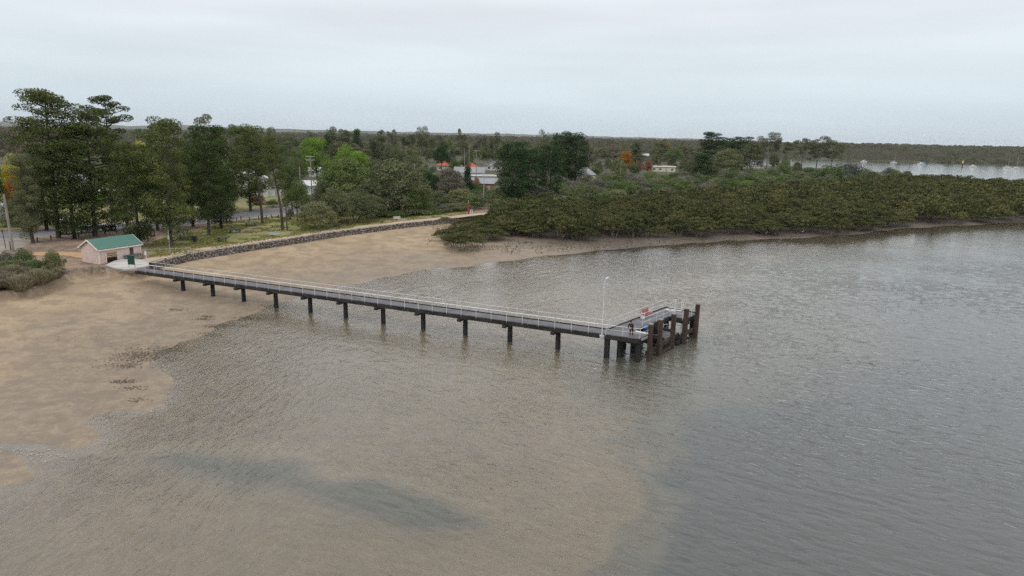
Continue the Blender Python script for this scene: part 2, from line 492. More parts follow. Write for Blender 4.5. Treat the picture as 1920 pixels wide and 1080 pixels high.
# ------------------------------------------------------------------ ground sheet (polar grid, reaches the horizon)
def polar(az, rr):
    A, Rr = np.meshgrid(az, rr, indexing='ij')
    x, y = Rr*np.sin(A), Rr*np.cos(A)
    na, nr = A.shape
    idx = np.arange(na*nr).reshape(na, nr)
    F = np.stack([idx[:-1, :-1], idx[1:, :-1], idx[1:, 1:], idx[:-1, 1:]], -1).reshape(-1, 4)
    return x.ravel(), y.ravel(), F
az = np.concatenate([np.arange(-180, -52, 4), np.arange(-50, 50.01, 0.17), np.arange(52, 181, 4)])*math.pi/180
rr = np.concatenate([[4, 12, 18], np.exp(np.arange(math.log(22), math.log(300), 0.0055)), np.exp(np.arange(math.log(300), math.log(60000), 0.03)), [80000]])
x, y, F = polar(az, rr)
z, d, dL, land, deep = terrain(x, y, True)
gr = sm(0.8, -1.2, sdist(GRASS, x, y)+(vnoise(x, y, 3, 2)-.5)*2.0)
farland = sm(190, 240, np.hypot(x, y))*land
grassL = sm(2, -2, sdist(P([(-500,440),(-20,432),(60,427),(250,414),(430,398),(560,380),(560,350),(-500,350)], 2.05), x, y))
gr = np.maximum(gr, grassL*0.95)
mud = sm(3, -5, sdist(MANG, x, y))
mudband = sm(34, 14, np.abs(sdist(BAY, x, y)))*sm(6, 22, x)
mudband = np.maximum(mudband, 0.85*sm(14, 2, sdist(MANG, x, y))*sm(-22, -8, x))
wet = sm(30, 4.0, d+(vnoise(x, y, 6, 15)-.5)*12)*(1-land)
mg, n, l, o = newmat('ground_material')
geo = n.new('ShaderNodeNewGeometry')
pos = geo.outputs['Position']
n1 = noise(n, l, pos, 0.12, 5, 0.6)
n2 = noise(n, l, pos, 0.9, 5, 0.65)
mpp = n.new('ShaderNodeMapping')
mpp.inputs['Scale'].default_value = (2.6, 0.8, 1)
mpp.inputs['Rotation'].default_value = (0, 0, R(-25))
l.new(pos, mpp.inputs['Vector'])
n3 = noise(n, l, mpp.outputs[0], 1.1, 6, 0.75)
n4 = noise(n, l, pos, 6.5, 4, 0.8)
n5 = noise(n, l, pos, 0.35, 6, 0.7)
sand = mixc(n, l, rng_(n, l, n1, 0.35, 0.65), (0.290, 0.218, 0.140), (0.365, 0.280, 0.186))
sand = mixc(n, l, rng_(n, l, n3, 0.5, 0.75, 0, 0.65), sand, (0.235, 0.165, 0.115))
sand = mixc(n, l, rng_(n, l, n2, 0.55, 0.7, 0, 0.35), sand, (0.42, 0.325, 0.225))
sand = mixc(n, l, rng_(n, l, n4, 0.48, 0.64, 0, 0.65), sand, (0.185, 0.135, 0.092))
sand = mixc(n, l, rng_(n, l, n5, 0.46, 0.58, 0, 0.75), sand, (0.215, 0.160, 0.108))
wetc = mixc(n, l, rng_(n, l, n2, 0.4, 0.65), (0.205, 0.158, 0.108), (0.262, 0.203, 0.142))
wetc = mixc(n, l, rng_(n, l, n3, 0.45, 0.68, 0, 0.6), wetc, (0.185, 0.14, 0.105))
wetc = mixc(n, l, rng_(n, l, n4, 0.47, 0.64, 0, 0.65), wetc, (0.135, 0.102, 0.073))
wetc = mixc(n, l, rng_(n, l, n5, 0.47, 0.57, 0, 0.6), wetc, (0.145, 0.115, 0.090))
base = mixc(n, l, attr(n, 'wet'), sand, wetc)
mudc = mixc(n, l, rng_(n, l, n2, 0.4, 0.6), (0.055, 0.042, 0.032), (0.095, 0.075, 0.057))
base = mixc(n, l, attr(n, 'mud'), base, mudc)
deepc = mixc(n, l, n2, (0.11, 0.115, 0.095), (0.15, 0.15, 0.12))
base = mixc(n, l, attr(n, 'deep'), base, deepc)
dirt = mixc(n, l, rng_(n, l, n1, 0.4, 0.6), (0.24, 0.165, 0.115), (0.155, 0.115, 0.085))
dirt = mixc(n, l, rng_(n, l, n2, 0.50, 0.68, 0, 0.8), dirt, (0.37, 0.29, 0.22))
dirt = mixc(n, l, rng_(n, l, n3, 0.58, 0.7, 0, 0.6), dirt, (0.13, 0.12, 0.06))
fl = mixc(n, l, rng_(n, l, n2, 0.4, 0.65), (0.050, 0.052, 0.030), (0.085, 0.080, 0.050))
landc = mixc(n, l, attr(n, 'farland'), dirt, fl)
gc = mixc(n, l, rng_(n, l, n2, 0.4, 0.62), (0.165, 0.180, 0.062), (0.24, 0.23, 0.09))
gc = mixc(n, l, rng_(n, l, n1, 0.48, 0.62, 0, 0.75), gc, (0.26, 0.195, 0.12))
gc = mixc(n, l, rng_(n, l, n4, 0.5, 0.7, 0, 0.35), gc, (0.11, 0.12, 0.045))
landc = mixc(n, l, attr(n, 'grass'), landc, gc)
base = mixc(n, l, attr(n, 'land'), base, landc)
hsum = math_(n, l, 'ADD', math_(n, l, 'MULTIPLY', n3, 0.6), math_(n, l, 'MULTIPLY', n4, 0.25))
nrm = bump(n, l, hsum, 0.8, 0.06)
rough = mixc(n, l, attr(n, 'wet'), (0.95, 0.95, 0.95), (0.56, 0.56, 0.56))
pr = princ(n, l, o, base, 0.9, 0.25, 0, nrm)
l.new(rough, pr.inputs['Roughness'])
me = fastmesh('ground', np.stack([x, y, z], 1), F, mg, True,
              dict(wet=wet, mud=np.clip(np.maximum(mud, mudband*0.9)*(1-land), 0, 1), deep=deep*(d < 0), land=land, grass=gr, farland=farland))
tag(link('ground', me), kind='structure')

# ------------------------------------------------------------------ water sheet
az2 = np.concatenate([np.arange(-180, -52, 4), np.arange(-44, 44.01, 0.1), np.arange(52, 181, 4)])*math.pi/180
rr2 = np.concatenate([[4, 12, 18], np.exp(np.arange(math.log(24), math.log(320), 0.0036)), np.exp(np.arange(math.log(320), math.log(60000), 0.04)), [80000]])
x, y, F = polar(az2, rr2)
zt, d, dL, land, deep = terrain(x, y, True)
depth = np.maximum(0.0, -zt)
wT = sm(70, 95, y)*sm(22, -2, x)
wL = sm(-6, -24, x+0.10*(y-60))*(1-wT)
mw, n, l, o = newmat('water_material')
geo = n.new('ShaderNodeNewGeometry')
pos = geo.outputs['Position']
warp = n.new('ShaderNodeTexNoise')
warp.inputs['Scale'].default_value = 0.05
warp.inputs['Detail'].default_value = 2
l.new(pos, warp.inputs['Vector'])
wsc = n.new('ShaderNodeVectorMath'); wsc.operation = 'MULTIPLY_ADD'
l.new(warp.outputs['Color'], wsc.inputs[0]); wsc.inputs[1].default_value = (4.0, 4.0, 0); l.new(pos, wsc.inputs[2])
def waves(ang, lam, stretch):
    """crested ripples running along the direction ang (degrees)"""
    mp_ = n.new('ShaderNodeMapping'); mp_.vector_type = 'TEXTURE'
    mp_.inputs['Rotation'].default_value = (0, 0, R(ang))
    l.new(wsc.outputs[0], mp_.inputs['Vector'])
    mp2 = n.new('ShaderNodeMapping')
    mp2.inputs['Scale'].default_value = (1/(lam*stretch), 1/lam, 1)
    l.new(mp_.outputs[0], mp2.inputs['Vector'])
    a_ = noise(n, l, mp2.outputs[0], 1.0, 3, 0.55, dist=0.25)
    r_ = math_(n, l, 'ABSOLUTE', math_(n, l, 'SUBTRACT', a_, 0.5))
    b_ = noise(n, l, mp2.outputs[0], 2.4, 3, 0.65, dist=0.2)
    h_ = math_(n, l, 'ADD', math_(n, l, 'MULTIPLY', a_, 0.45), math_(n, l, 'MULTIPLY', r_, -0.8))
    return math_(n, l, 'ADD', h_, math_(n, l, 'MULTIPLY', b_, 0.30))
hR = waves(-30, 0.62, 2.3)
hL = waves(80, 0.55, 2.6)
hT = waves(50, 0.55, 3.0)
w3 = noise(n, l, pos, 4.0, 3, 0.65)
gust = rng_(n, l, noise(n, l, pos, 0.045, 3, 0.5), 0.35, 0.65, 0.55, 1.15)
def mixv(f, a_, b_):
    m_ = n.new('ShaderNodeMix'); m_.data_type = 'FLOAT'
    l.new(f, m_.inputs['Factor']); l.new(a_, m_.inputs['A']); l.new(b_, m_.inputs['B'])
    return m_.outputs['Result']
hgt = mixv(attr(n, 'wl'), hR, hL)
hgt = mixv(attr(n, 'wt'), hgt, hT)
hgt = math_(n, l, 'ADD', hgt, math_(n, l, 'MULTIPLY', w3, 0.11))
hgt = math_(n, l, 'MULTIPLY', hgt, gust)
hgt = math_(n, l, 'MULTIPLY', hgt, attr(n, 'calm'))
bn = bump(n, l, hgt, 1.0, 0.20)
fr = n.new('ShaderNodeFresnel')
fr.inputs['IOR'].default_value = 1.45
l.new(bn, fr.inputs['Normal'])
gl = n.new('ShaderNodeBsdfGlossy')
gl.inputs['Roughness'].default_value = 0.06
gl.inputs['Color'].default_value = (1, 1, 1, 1)
l.new(bn, gl.inputs['Normal'])
trn = n.new('ShaderNodeBsdfTransparent')
trn.inputs['Color'].default_value = (0.97, 0.98, 0.95, 1)
tb = n.new('ShaderNodeBsdfDiffuse')
tbc = mixc(n, l, rng_(n, l, noise(n, l, pos, 0.03, 3, 0.5), 0.4, 0.6), (0.210, 0.178, 0.124), (0.245, 0.205, 0.144))
tbc = mixc(n, l, attr(n, 'deepw'), tbc, (0.064, 0.068, 0.064))
tbc = mixc(n, l, attr(n, 'holew'), tbc, (0.078, 0.082, 0.066))
l.new(tbc, tb.inputs['Color'])
l.new(bn, tb.inputs['Normal'])
sh = attr(n, 'depth')
fac = math_(n, l, 'SUBTRACT', 1.0, math_(n, l, 'EXPONENT', math_(n, l, 'MULTIPLY', sh, -1.3)))
m1 = n.new('ShaderNodeMixShader')
l.new(fac, m1.inputs[0])
l.new(trn.outputs[0], m1.inputs[1])
l.new(tb.outputs[0], m1.inputs[2])
m2 = n.new('ShaderNodeMixShader')
l.new(fr.outputs[0], m2.inputs[0])
l.new(m1.outputs[0], m2.inputs[1])
l.new(gl.outputs[0], m2.inputs[2])
l.new(m2.outputs[0], o.inputs['Surface'])
calm = 0.25+0.75*sm(0.0, 4.0, -d)
calm = calm*(1-0.75*sm(22, 6, sdist(MANG, x, y))*sm(10, 30, x))
calm = calm*(1-.55*sm(80, 190, np.hypot(x, y)))
calm = np.where(np.hypot(x, y) > 300, 0.30, calm)
def wavelets(x, y, ang, lam, stretch, seed):
    c_, s__ = math.cos(R(ang)), math.sin(R(ang))
    wx = x+2.0*vnoise(x, y, 13, seed+9)+.5*vnoise(x, y, 3.1, seed+8); wy = y+2.0*vnoise(x, y, 13, seed+19)+.5*vnoise(x, y, 3.1, seed+18)
    u_, v_ = (wx*c_+wy*s__)/stretch, -wx*s__+wy*c_
    a_ = vnoise(u_, v_, lam*.46, seed)
    b_ = vnoise(u_+7.3, v_+3.1, lam*.27, seed+1)
    return a_*.55+(1-np.abs(2*a_-1))*.30+b_*.40
hh = wavelets(x, y, -30, 1.15, 2.6, 61)
hh = hh*(1-wL)+wavelets(x, y, 80, .85, 3.0, 71)*wL
hh = hh*(1-wT)+wavelets(x, y, 50, .90, 3.6, 81)*wT
gu = .6+.7*vnoise(x, y, 26, 91)
zw = (hh-.6)*0.105*calm*gu*sm(300, 150, np.hypot(x, y))*sm(.0, .25, depth)
me = fastmesh('water', np.stack([x, y, zw], 1), F, mw, True, dict(depth=depth, deepw=np.clip(deep, 0, 1), holew=(1-deep)*sm(.32, .95, depth), wl=wL, wt=wT, calm=calm))
tag(link('water', me), kind='structure')

# ------------------------------------------------------------------ far hills
hillm = worn('far_hill_scrub', (0.07, 0.08, 0.06), (0.11, 0.11, 0.085), 0.002, 1.0, 0.0)
def hills(name, pts, Y, depth_):
    """a long low range given by (px, ytop) on the skyline at distance Y"""
    V, Fh = [], []
    xs = np.linspace(pts[0][0], pts[-1][0], 90)
    ys = np.interp(xs, [p[0] for p in pts], [p[1] for p in pts])
    for i, (a, b) in enumerate(zip(xs, ys)):
        t = aty(a, b+0.4*math.sin(i*1.7)+0.3*math.sin(i*0.63), Y)
        V += [(t[0], Y-depth_, -3), (t[0], Y-depth_*0.4, t[2]*0.6), (t[0], Y, t[2]), (t[0], Y+depth_, -3)]
    for i in range(len(xs)-1):
        for j in range(3): Fh.append((4*i+j, 4*i+j+1, 4*i+5+j, 4*i+4+j))
    tag(link(name, fastmesh(name, V, Fh, hillm, True)), kind='structure')
hills('hills', [(-700,236),(-200,226),(0,228),(90,227),(170,232),(240,236),(340,234.5),(380,237),(470,240),(520,241.5),(620,244),(700,246.5),(820,249),(900,251.5)], 8500, 1500)
hills('far_hills', [(560,243),(700,246),(860,249.3),(960,251),(1060,254),(1180,257),(1300,260)], 11500, 1500)

# ------------------------------------------------------------------ roads, paths
def strip(name, centre, width, z, mat, kind='structure'):
    """flat ribbon following a polyline of world points, subdivided"""
    c = np.array(centre)
    seg = np.r_[0, np.cumsum(np.hypot(*np.diff(c, axis=0).T))]
    s_ = np.linspace(0, seg[-1], max(8, int(seg[-1]/2)))
    px_, py_ = np.interp(s_, seg, c[:, 0]), np.interp(s_, seg, c[:, 1])
    for _ in range(3):
        px_[1:-1] = (px_[:-2]+2*px_[1:-1]+px_[2:])/4
        py_[1:-1] = (py_[:-2]+2*py_[1:-1]+py_[2:])/4
    tx, ty = np.gradient(px_), np.gradient(py_)
    L_ = np.hypot(tx, ty)
    nx, ny = -ty/L_, tx/L_
    wdt = width if callable(width) else (lambda t: width)
    V = []
    k = 5
    for i in range(len(px_)):
        for j in range(k):
            q = (j/(k-1)-0.5)*wdt(i/(len(px_)-1))
            jit = 0.12*math.sin(i*0.9+j*2)*(1 if j in (0, k-1) else 0)
            V.append((px_[i]+nx[i]*(q+jit), py_[i]+ny[i]*(q+jit), z))
    Fs = [(i*k+j, i*k+j+1, (i+1)*k+j+1, (i+1)*k+j) for i in range(len(px_)-1) for j in range(k-1)]
    return tag(link(name, fastmesh(name, V, Fs, mat)), kind=kind)
MAT['asphalt'] = worn('asphalt', (0.155, 0.155, 0.165), (0.20, 0.20, 0.205), 0.25, 0.9, 0.2)
MAT['gravel'] = worn('pale_gravel_verge', (0.30, 0.27, 0.24), (0.21, 0.18, 0.155), 0.5, 0.95, 0.1)
MAT['path'] = worn('beige_gravel_path', (0.44, 0.345, 0.25), (0.35, 0.27, 0.19), 0.6, 0.95, 0.1)
MAT['sanddirt'] = worn('orange_sandy_dirt', (0.42, 0.27, 0.15), (0.34, 0.22, 0.13), 0.5, 0.95, 0.1)
road = P(ROADL, 2.05)
strip('road_verge', road+np.array([0.9, -1.2]), 13.5, 2.054, MAT['gravel'])
strip('road', road, 9.0, 2.066, MAT['asphalt'])
strip('side_road', P([(-200,520),(-40,482),(10,462),(40,445)], 2.05), 6.0, 2.060, MAT['gravel'])
strip('dirt_track', P([(60,476),(110,474),(150,476),(190,484)], 2.05), 3.4, 2.064, MAT['sanddirt'])
wl_ = P(WALL, 2.2)
# inland normal of the sea wall
tan = np.gradient(wl_, axis=0)
tan /= np.hypot(*tan.T)[:, None]
inl = np.stack([-tan[:, 1], tan[:, 0]], 1)
if inl[3][0] > 0: inl = -inl
pathc = wl_+inl*2.0
pathc = np.vstack([pathc, P([(905,400.5),(960,396)], 2.05)])
strip('path', pathc, 3.3, 2.07, MAT['path'])

# ------------------------------------------------------------------ sea wall
def stone_shape():
    s_ = []
    for k in range(8):
        s_.append((((k & 1)*2-1)*random.uniform(.6, 1), ((k >> 1 & 1)*2-1)*random.uniform(.6, 1), ((k >> 2 & 1)*2-1)*random.uniform(.6, 1)))
    return s_
CUBEF = [(0,2,3,1),(4,5,7,6),(0,1,5,4),(1,3,7,5),(3,2,6,7),(2,0,4,6)]
sea = thing('sea_wall', (*wl_[0], 0), 'long low sea wall of rough dark and pale stones along the beige foreshore path', 'sea wall')
mb = MB()
for a, b, na_, nb_ in zip(wl_[:-1], wl_[1:], inl[:-1], inl[1:]):
    q = [(*(a-na_*0.35), 0.2), (*(b-nb_*0.35), 0.2), (*(b+nb_*0.2), 2.12), (*(a+na_*0.2), 2.12), (*(a+na_*1.7), 2.04), (*(b+nb_*1.7), 2.04), (*(b+nb_*1.7), 0.2), (*(a+na_*1.7), 0.2)]
    q = [(p[0]-wl_[0][0], p[1]-wl_[0][1], p[2]) for p in q]
    mb.add(q, [(0,1,2,3),(3,2,5,4),(4,5,6,7),(7,6,1,0)])
mb.build('core', MAT['stone'], sea)
seg = np.r_[0, np.cumsum(np.hypot(*np.diff(wl_, axis=0).T))]
mstone, n, l, o = newmat('wall_stones')
g = n.new('ShaderNodeNewGeometry')
rp = n.new('ShaderNodeValToRGB')
l.new(g.outputs['Random Per Island'], rp.inputs[0])
rp.color_ramp.interpolation = 'CONSTANT'
cols = [(0, (0.10, 0.085, 0.075)), (0.3, (0.19, 0.155, 0.13)), (0.52, (0.27, 0.235, 0.21)), (0.66, (0.12, 0.10, 0.09)), (0.84, (0.38, 0.34, 0.30)), (0.92, (0.045, 0.04, 0.04))]
rp.color_ramp.elements[0].color = (*cols[0][1], 1)
rp.color_ramp.elements[1].position = cols[1][0]
rp.color_ramp.elements[1].color = (*cols[1][1], 1)
for p_, c_ in cols[2:]:
    e = rp.color_ramp.elements.new(p_)
    e.color = (*c_, 1)
princ(n, l, o, rp.outputs[0], 0.95, 0.15)
mb = MB()
s_ = 0.0
while s_ < seg[-1]:
    k = min(np.searchsorted(seg, s_, 'right')-1, len(wl_)-2)
    t = (s_-seg[k])/(seg[k+1]-seg[k])
    p_ = wl_[k]*(1-t)+wl_[k+1]*t
    nn_ = inl[k]
    for zz in np.arange(0.60, 2.06, 0.155):
        h = (zz-0.2)/1.9
        off = -0.40+0.55*h+random.uniform(-.08, .06)
        sz = random.uniform(.075, .135)
        c = Vector((p_[0]+nn_[0]*off-wl_[0][0], p_[1]+nn_[1]*off-wl_[0][1], zz+random.uniform(-.08, .08)))
        m4 = Matrix.Translation(c) @ Euler([random.uniform(-3, 3) for _ in range(3)]).to_matrix().to_4x4() @ Matrix.Diagonal((sz*random.uniform(1, 1.6), sz, sz*random.uniform(.7, 1.1), 1))
        mb.add(stone_shape(), CUBEF, 0, m4)
    s_ += random.uniform(.12, .18)
mb.build('stone_facing', mstone, sea)
mb = MB()
for a, b, na_, nb_ in zip(wl_[:-1], wl_[1:], inl[:-1], inl[1:]):
    a2, b2 = a-wl_[0]+na_*0.28, b-wl_[0]+nb_*0.28
    mb.beam((*a2, 2.09), (*b2, 2.09), 0.34, 0.06)
mb.build('coping', MAT['concrete'], sea)

# ------------------------------------------------------------------ landing platform at the shore end
plp = [at(x_, y_, 2.45) for x_, y_ in ((198,496.5),(206,500),(222,504),(240,505.8),(256,504),(277.5,499),(279,491.5),(262,486),(232,484),(214,489))]
pc = np.mean(plp, axis=0)
plat = thing('landing_platform', (pc[0], pc[1], 0), 'pale concrete slab with curved kerb between the pink shed and the jetty', 'platform')
poly = [(p_[0]-pc[0], p_[1]-pc[1]) for p_ in plp]
MB().prism(poly, 2.0, 2.45).build('slab', [MAT['concrete']], plat)
mb = MB()
for a, b in list(zip(poly[:-1], poly[1:]))[:5]:
    mb.beam((*a, 2.36), (*b, 2.36), 0.24, 0.26)
mb.build('kerb', MAT['concrete_edge'], plat)
ap_t = [at(x_, y_, 2.2) for x_, y_ in ((190,501),(205,503),(222,507.5),(240,509.5),(257,508),(279,503))]
ap_b = [at(x_, y_, z_) for x_, y_, z_ in ((184,503,1.75),(203,511,1.5),(222,517,1.2),(244,521.5,0.95),(264,519,0.9),(292,508,0.95))]
Vv, Ff = [], []
nseg = 30
for i in range(nseg+1):
    t = i/nseg*(len(ap_t)-1)
    k = min(int(t), len(ap_t)-2)
    t -= k
    a, b = ap_t[k]*(1-t)+ap_t[k+1]*t, ap_b[k]*(1-t)+ap_b[k+1]*t
    for j in range(9):
        q = a*(1-j/8)+b*(j/8)
        jit = 0 if j == 0 else random.uniform(-.07, .09)
        Vv.append((q[0]-pc[0], q[1]-pc[1], q[2]+jit-(0.25 if j == 8 else 0)))
Ff = [(i*9+j, i*9+j+1, (i+1)*9+j+1, (i+1)*9+j) for i in range(nseg) for j in range(8)]
MAT['pale_stone'] = worn('pale_cemented_rubble', (0.50, 0.46, 0.40), (0.30, 0.26, 0.22), 1.6, 0.95, 0.15, grain=1.0)
link('stone_apron', fastmesh('stone_apron', Vv, Ff, MAT['pale_stone']), plat)

# ------------------------------------------------------------------ pink shelter shed
MAT['pink'] = worn('pale_pink_boards', (0.60, 0.48, 0.43), (0.46, 0.35, 0.315), 0.9, 0.85, 0.15, (1, 1, 0.2), lo=0.45, hi=0.75)
MAT['pink_trim'] = worn('pale_pink_trim', (0.78, 0.69, 0.64), (0.62, 0.5, 0.46), 1.2, 0.8, 0.2)
mroof, n, l, o = newmat('green_corrugated_iron')
t = n.new('ShaderNodeTexCoord')
wv = n.new('ShaderNodeTexWave')
wv.inputs['Scale'].default_value = 3.2
wv.bands_direction = 'X'
l.new(t.outputs['Object'], wv.inputs['Vector'])
cc = mixc(n, l, noise(n, l, t.outputs['Object'], 0.8, 4), (0.058, 0.140, 0.115), (0.074, 0.165, 0.135))
princ(n, l, o, cc, 0.6, 0.3, 0, bump(n, l, wv.outputs['Fac'], 0.5, 0.03))
MAT['inside'] = worn('dim_interior_boards', (0.16, 0.12, 0.10), (0.10, 0.08, 0.065), 2, 0.9, 0.1)
P0 = at(187, 496, 2.1)
sx_ = math.atan2(0.893, 0.45)      # direction of the front wall
shed = thing('shelter_shed', tuple(P0), 'pale pink timber shelter shed with a green gable roof beside the start of the jetty', 'shed', rz=sx_)
L_, D_, HE, HR = 7.0, 4.4, 2.45, 3.65
# local: x along the front, y towards the back (left of travel)
t_ = 0.12
wall = MB()
def plank_wall(mb, p0, p1, z0, z1f, skip=None):
    """boards side by side from p0 to p1; z1f(t) top height; skip(t)->bottom z of wall above an opening"""
    p0, p1 = Vector((*p0, 0)), Vector((*p1, 0))
    n_ = int((p1-p0).length/0.19)
    dd = (p1-p0)/n_
    for i in range(n_):
        tt = (i+0.5)/n_
        q0, q1 = p0+dd*(i+0.035), p0+dd*(i+0.965)
        zb = z0
        if skip:
            s0 = skip(tt)
            if s0 is None: continue
            zb = max(z0, s0)
        if zb >= z1f(tt)-0.02: continue
        j = random.uniform(-.012, .012)
        nrm_ = Vector((-dd.y, dd.x, 0)).normalized()*j
        a_, b_ = q0+nrm_, q1+nrm_
        mb.beam((a_.x, a_.y, (zb+z1f(tt))/2), (b_.x, b_.y, (zb+z1f(tt))/2), 0.05, z1f(tt)-zb)
def arch(tt):
    xx = tt*L_
    c_ = 2.05
    hw = 0.95
    if abs(xx-c_) < hw:
        k_ = 1-abs(xx-c_)/hw
        return 1.55+min(0.62, k_*1.5)
    return 0
plank_wall(wall, (0, 0), (L_, 0), 0.0, lambda t: HE, arch)
plank_wall(wall, (0, 0.04), (0, D_), 0.0, lambda t: HE+(HR-HE)*(1-abs(2*t-1)))
plank_wall(wall, (L_, 0.04), (L_, D_), 0.0, lambda t: HE+(HR-HE)*(1-abs(2*t-1)))
plank_wall(wall, (0, D_), (L_, D_), 0.0, lambda t: HE, lambda t: None if (0.40 < t < 0.86) else 0)
wall.build('wall', MAT['pink'], shed)
for xx in (1.10, 3.0): MB().box((xx, -0.05, 0.8), (0.12, 0.10, 1.6)).build('post_trim', MAT['pink_trim'], shed)
for xx in (0.03, L_-0.03): MB().box((xx, -0.06, HE/2), (0.12, 0.1, HE)).build('post_trim', MAT['pink_trim'], shed)
MB().box((4.6, -0.05, 1.2), (0.09, 0.06, 2.3)).build('post_trim', MAT['pink_trim'], shed)
mb = MB()
ov, og = 0.32, 0.28
for s in (-1, 1):
    ye = D_/2+s*(D_/2+ov)
    ze = HE-(HR-HE)/(D_/2)*ov
    a_ = [(-og, ye, ze), (L_+og, ye, ze), (L_+og, D_/2, HR), (-og, D_/2, HR)]
    vs = [(p_[0], p_[1], p_[2]+0.04) for p_ in a_]+[(p_[0], p_[1], p_[2]+0.10) for p_ in a_]
    mb.add(vs, [(0,3,2,1),(4,5,6,7),(0,1,5,4),(1,2,6,5),(2,3,7,6),(3,0,4,7)])
roof = mb.build('roof', mroof, shed)
mb = MB()
for xx in (-og-0.03, L_+og+0.03):
    for s in (-1, 1):
        mb.beam((xx, D_/2+s*(D_/2+ov), HE-(HR-HE)/(D_/2)*ov+0.0), (xx, D_/2, HR+0.0), 0.05, 0.2)
mb.beam((-og, -ov-0.03, HE-0.24), (L_+og, -ov-0.03, HE-0.24), 0.04, 0.16)
mb.build('fascia', MAT['pink_trim'], roof)
mb = MB()
mb.box((5.4, -0.04, 1.35), (0.62, 0.05, 1.15))
mb.build('louvre_panel', MAT['dark_wood'], shed)
MB().box((L_/2, D_*0.55, 0.03), (L_-0.3, D_-0.8, 0.06)).build('floor_slab', MAT['inside'], shed)
mb = MB()
mb.box((4.4, D_-0.1, 0.65), (3.2, 0.07, 0.09)); mb.box((4.4, D_-0.1, 0.35), (3.2, 0.07, 0.09))
mb.build('rear_rail', MAT['grey_wood'], shed)

def local(o_, p_):
    c_, s__ = math.cos(o_.rotation_euler.z), math.sin(o_.rotation_euler.z)
    return Vector((o_.location.x+p_[0]*c_-p_[1]*s__, o_.location.y+p_[0]*s__+p_[1]*c_, o_.location.z+p_[2]))

def slat_bench(label, loc, rz, wdt=1.9, seatm='grey_wood', legm='galv', cat='bench', back=True, closed=False):
    b = thing('bench', loc, label, cat, None, rz)
    mb = MB()
    for k in range(4): mb.box((0, -0.18+k*0.12, 0.45), (wdt, 0.09, 0.04))
    mb.build('seat', MAT[seatm], b)
    if back:
        mb = MB()
        for k in range(3): mb.box((0, 0.28+0.03*k, 0.60+k*0.13), (wdt, 0.04, 0.10))
        mb.build('backrest', MAT[seatm], b)
    for s in (-1, 1):
        mb = MB()
        x_ = s*(wdt/2-0.06)
        mb.box((x_, -0.2, 0.22), (0.06, 0.06, 0.44)); mb.box((x_, 0.24, 0.45), (0.06, 0.06, 0.9)); mb.box((x_, 0.0, 0.42), (0.05, 0.5, 0.05))
        mb.box((x_, -0.2, 0.55), (0.05, 0.05, 0.24)); mb.box((x_, 0.02, 0.67), (0.05, 0.5, 0.05))
        if closed: mb.box((x_+s*0.04, 0.02, 0.24), (0.02, 0.42, 0.44))
        mb.build('leg', MAT[legm], b)
    return b
slat_bench('blue grey slatted bench against the front wall of the pink shed', local(shed, (5.2, -0.75, 0.02)), sx_, 3.0, 'picnic_top', 'dark_wood')

# green notice board at the jetty entrance
q = at(247.3, 503.5, 2.45)
nb = thing('notice_board', tuple(q), 'dark green notice board on two white legs at the entrance of the jetty', 'sign', rz=R(-12))
MB().box((0, 0, 1.25), (1.15, 0.08, 1.30)).box((0, 0, 1.92), (1.25, 0.14, 0.06)).build('panel', MAT['green_paint'], nb)
for s in (-1, 1): MB().box((s*0.52, 0.06, 0.7), (0.07, 0.07, 1.4)).build('leg', MAT['galv'], nb)
# white post with a small sign
q = at(276.5, 498.5, 2.45)
sp = thing('sign_post', tuple(q), 'short white post carrying a small white plate by the jetty entrance', 'sign post', rz=R(-10))
MB().tube((0, 0, 0), (-0.1, 0, 2.3), 0.05, n=8).build('post', MAT['white_paint'], sp)
MB().box((-0.09, -0.07, 1.95), (0.34, 0.04, 0.55)).build('sign_plate', MAT['white_paint'], sp)
q = at(319.5, 478.5, 2.07)
sp = thing('sign_post', tuple(q), 'tall thin grey pole with a small pale plate on the grass by the path', 'sign post', rz=R(-10))
MB().tube((0, 0, 0), (0, 0, 4.3), 0.035, n=8).build('post', MAT['galv'], sp)
MB().box((-0.02, -0.05, 3.0), (0.32, 0.03, 0.65)).build('sign_plate', MAT['galv'], sp)

# ------------------------------------------------------------------ the jetty
ZD = 2.7
dv = np.array([0.9165, -0.400]); nv = np.array([0.400, 0.9165])       # along / across the jetty
uv = np.array([0.633, 0.774]); vv = np.array([0.774, -0.633])         # along / across its head
def J(s, t): return dv*s+nv*t            # s along, t across: near edge 67.5, far edge 69.25
def K(u, v): return uv*u+vv*v
S0 = float(np.array([-55.2, 97.3])@dv)
S1 = float(np.array([13.33, 67.91])@dv)
org = J(S0, 68.4)
jet = thing('jetty', (org[0], org[1], 0), 'long narrow jetty on black piles with white railings and a broader head', 'jetty')
def rel(p_, z_=None):
    return (p_[0]-org[0], p_[1]-org[1], p_[2] if z_ is None else z_)
tN, tF = 67.45, 69.25
A_ = K(61.0, -32.67)
# deck outline (plan)
L1 = J(S0, tN); L2 = J(S0, tF)
pJ = J(float(np.array([10.46, 71.06])@dv), tF)
deckpoly = [L1, J(S1-0.3, tN), A_, K(62.9, -32.67), K(62.9, -34.6), K(71.65, -34.6), K(71.65, -32.67), K(75.0, -32.67), K(75.0, -36.87), K(61.75, -36.87), pJ, L2]
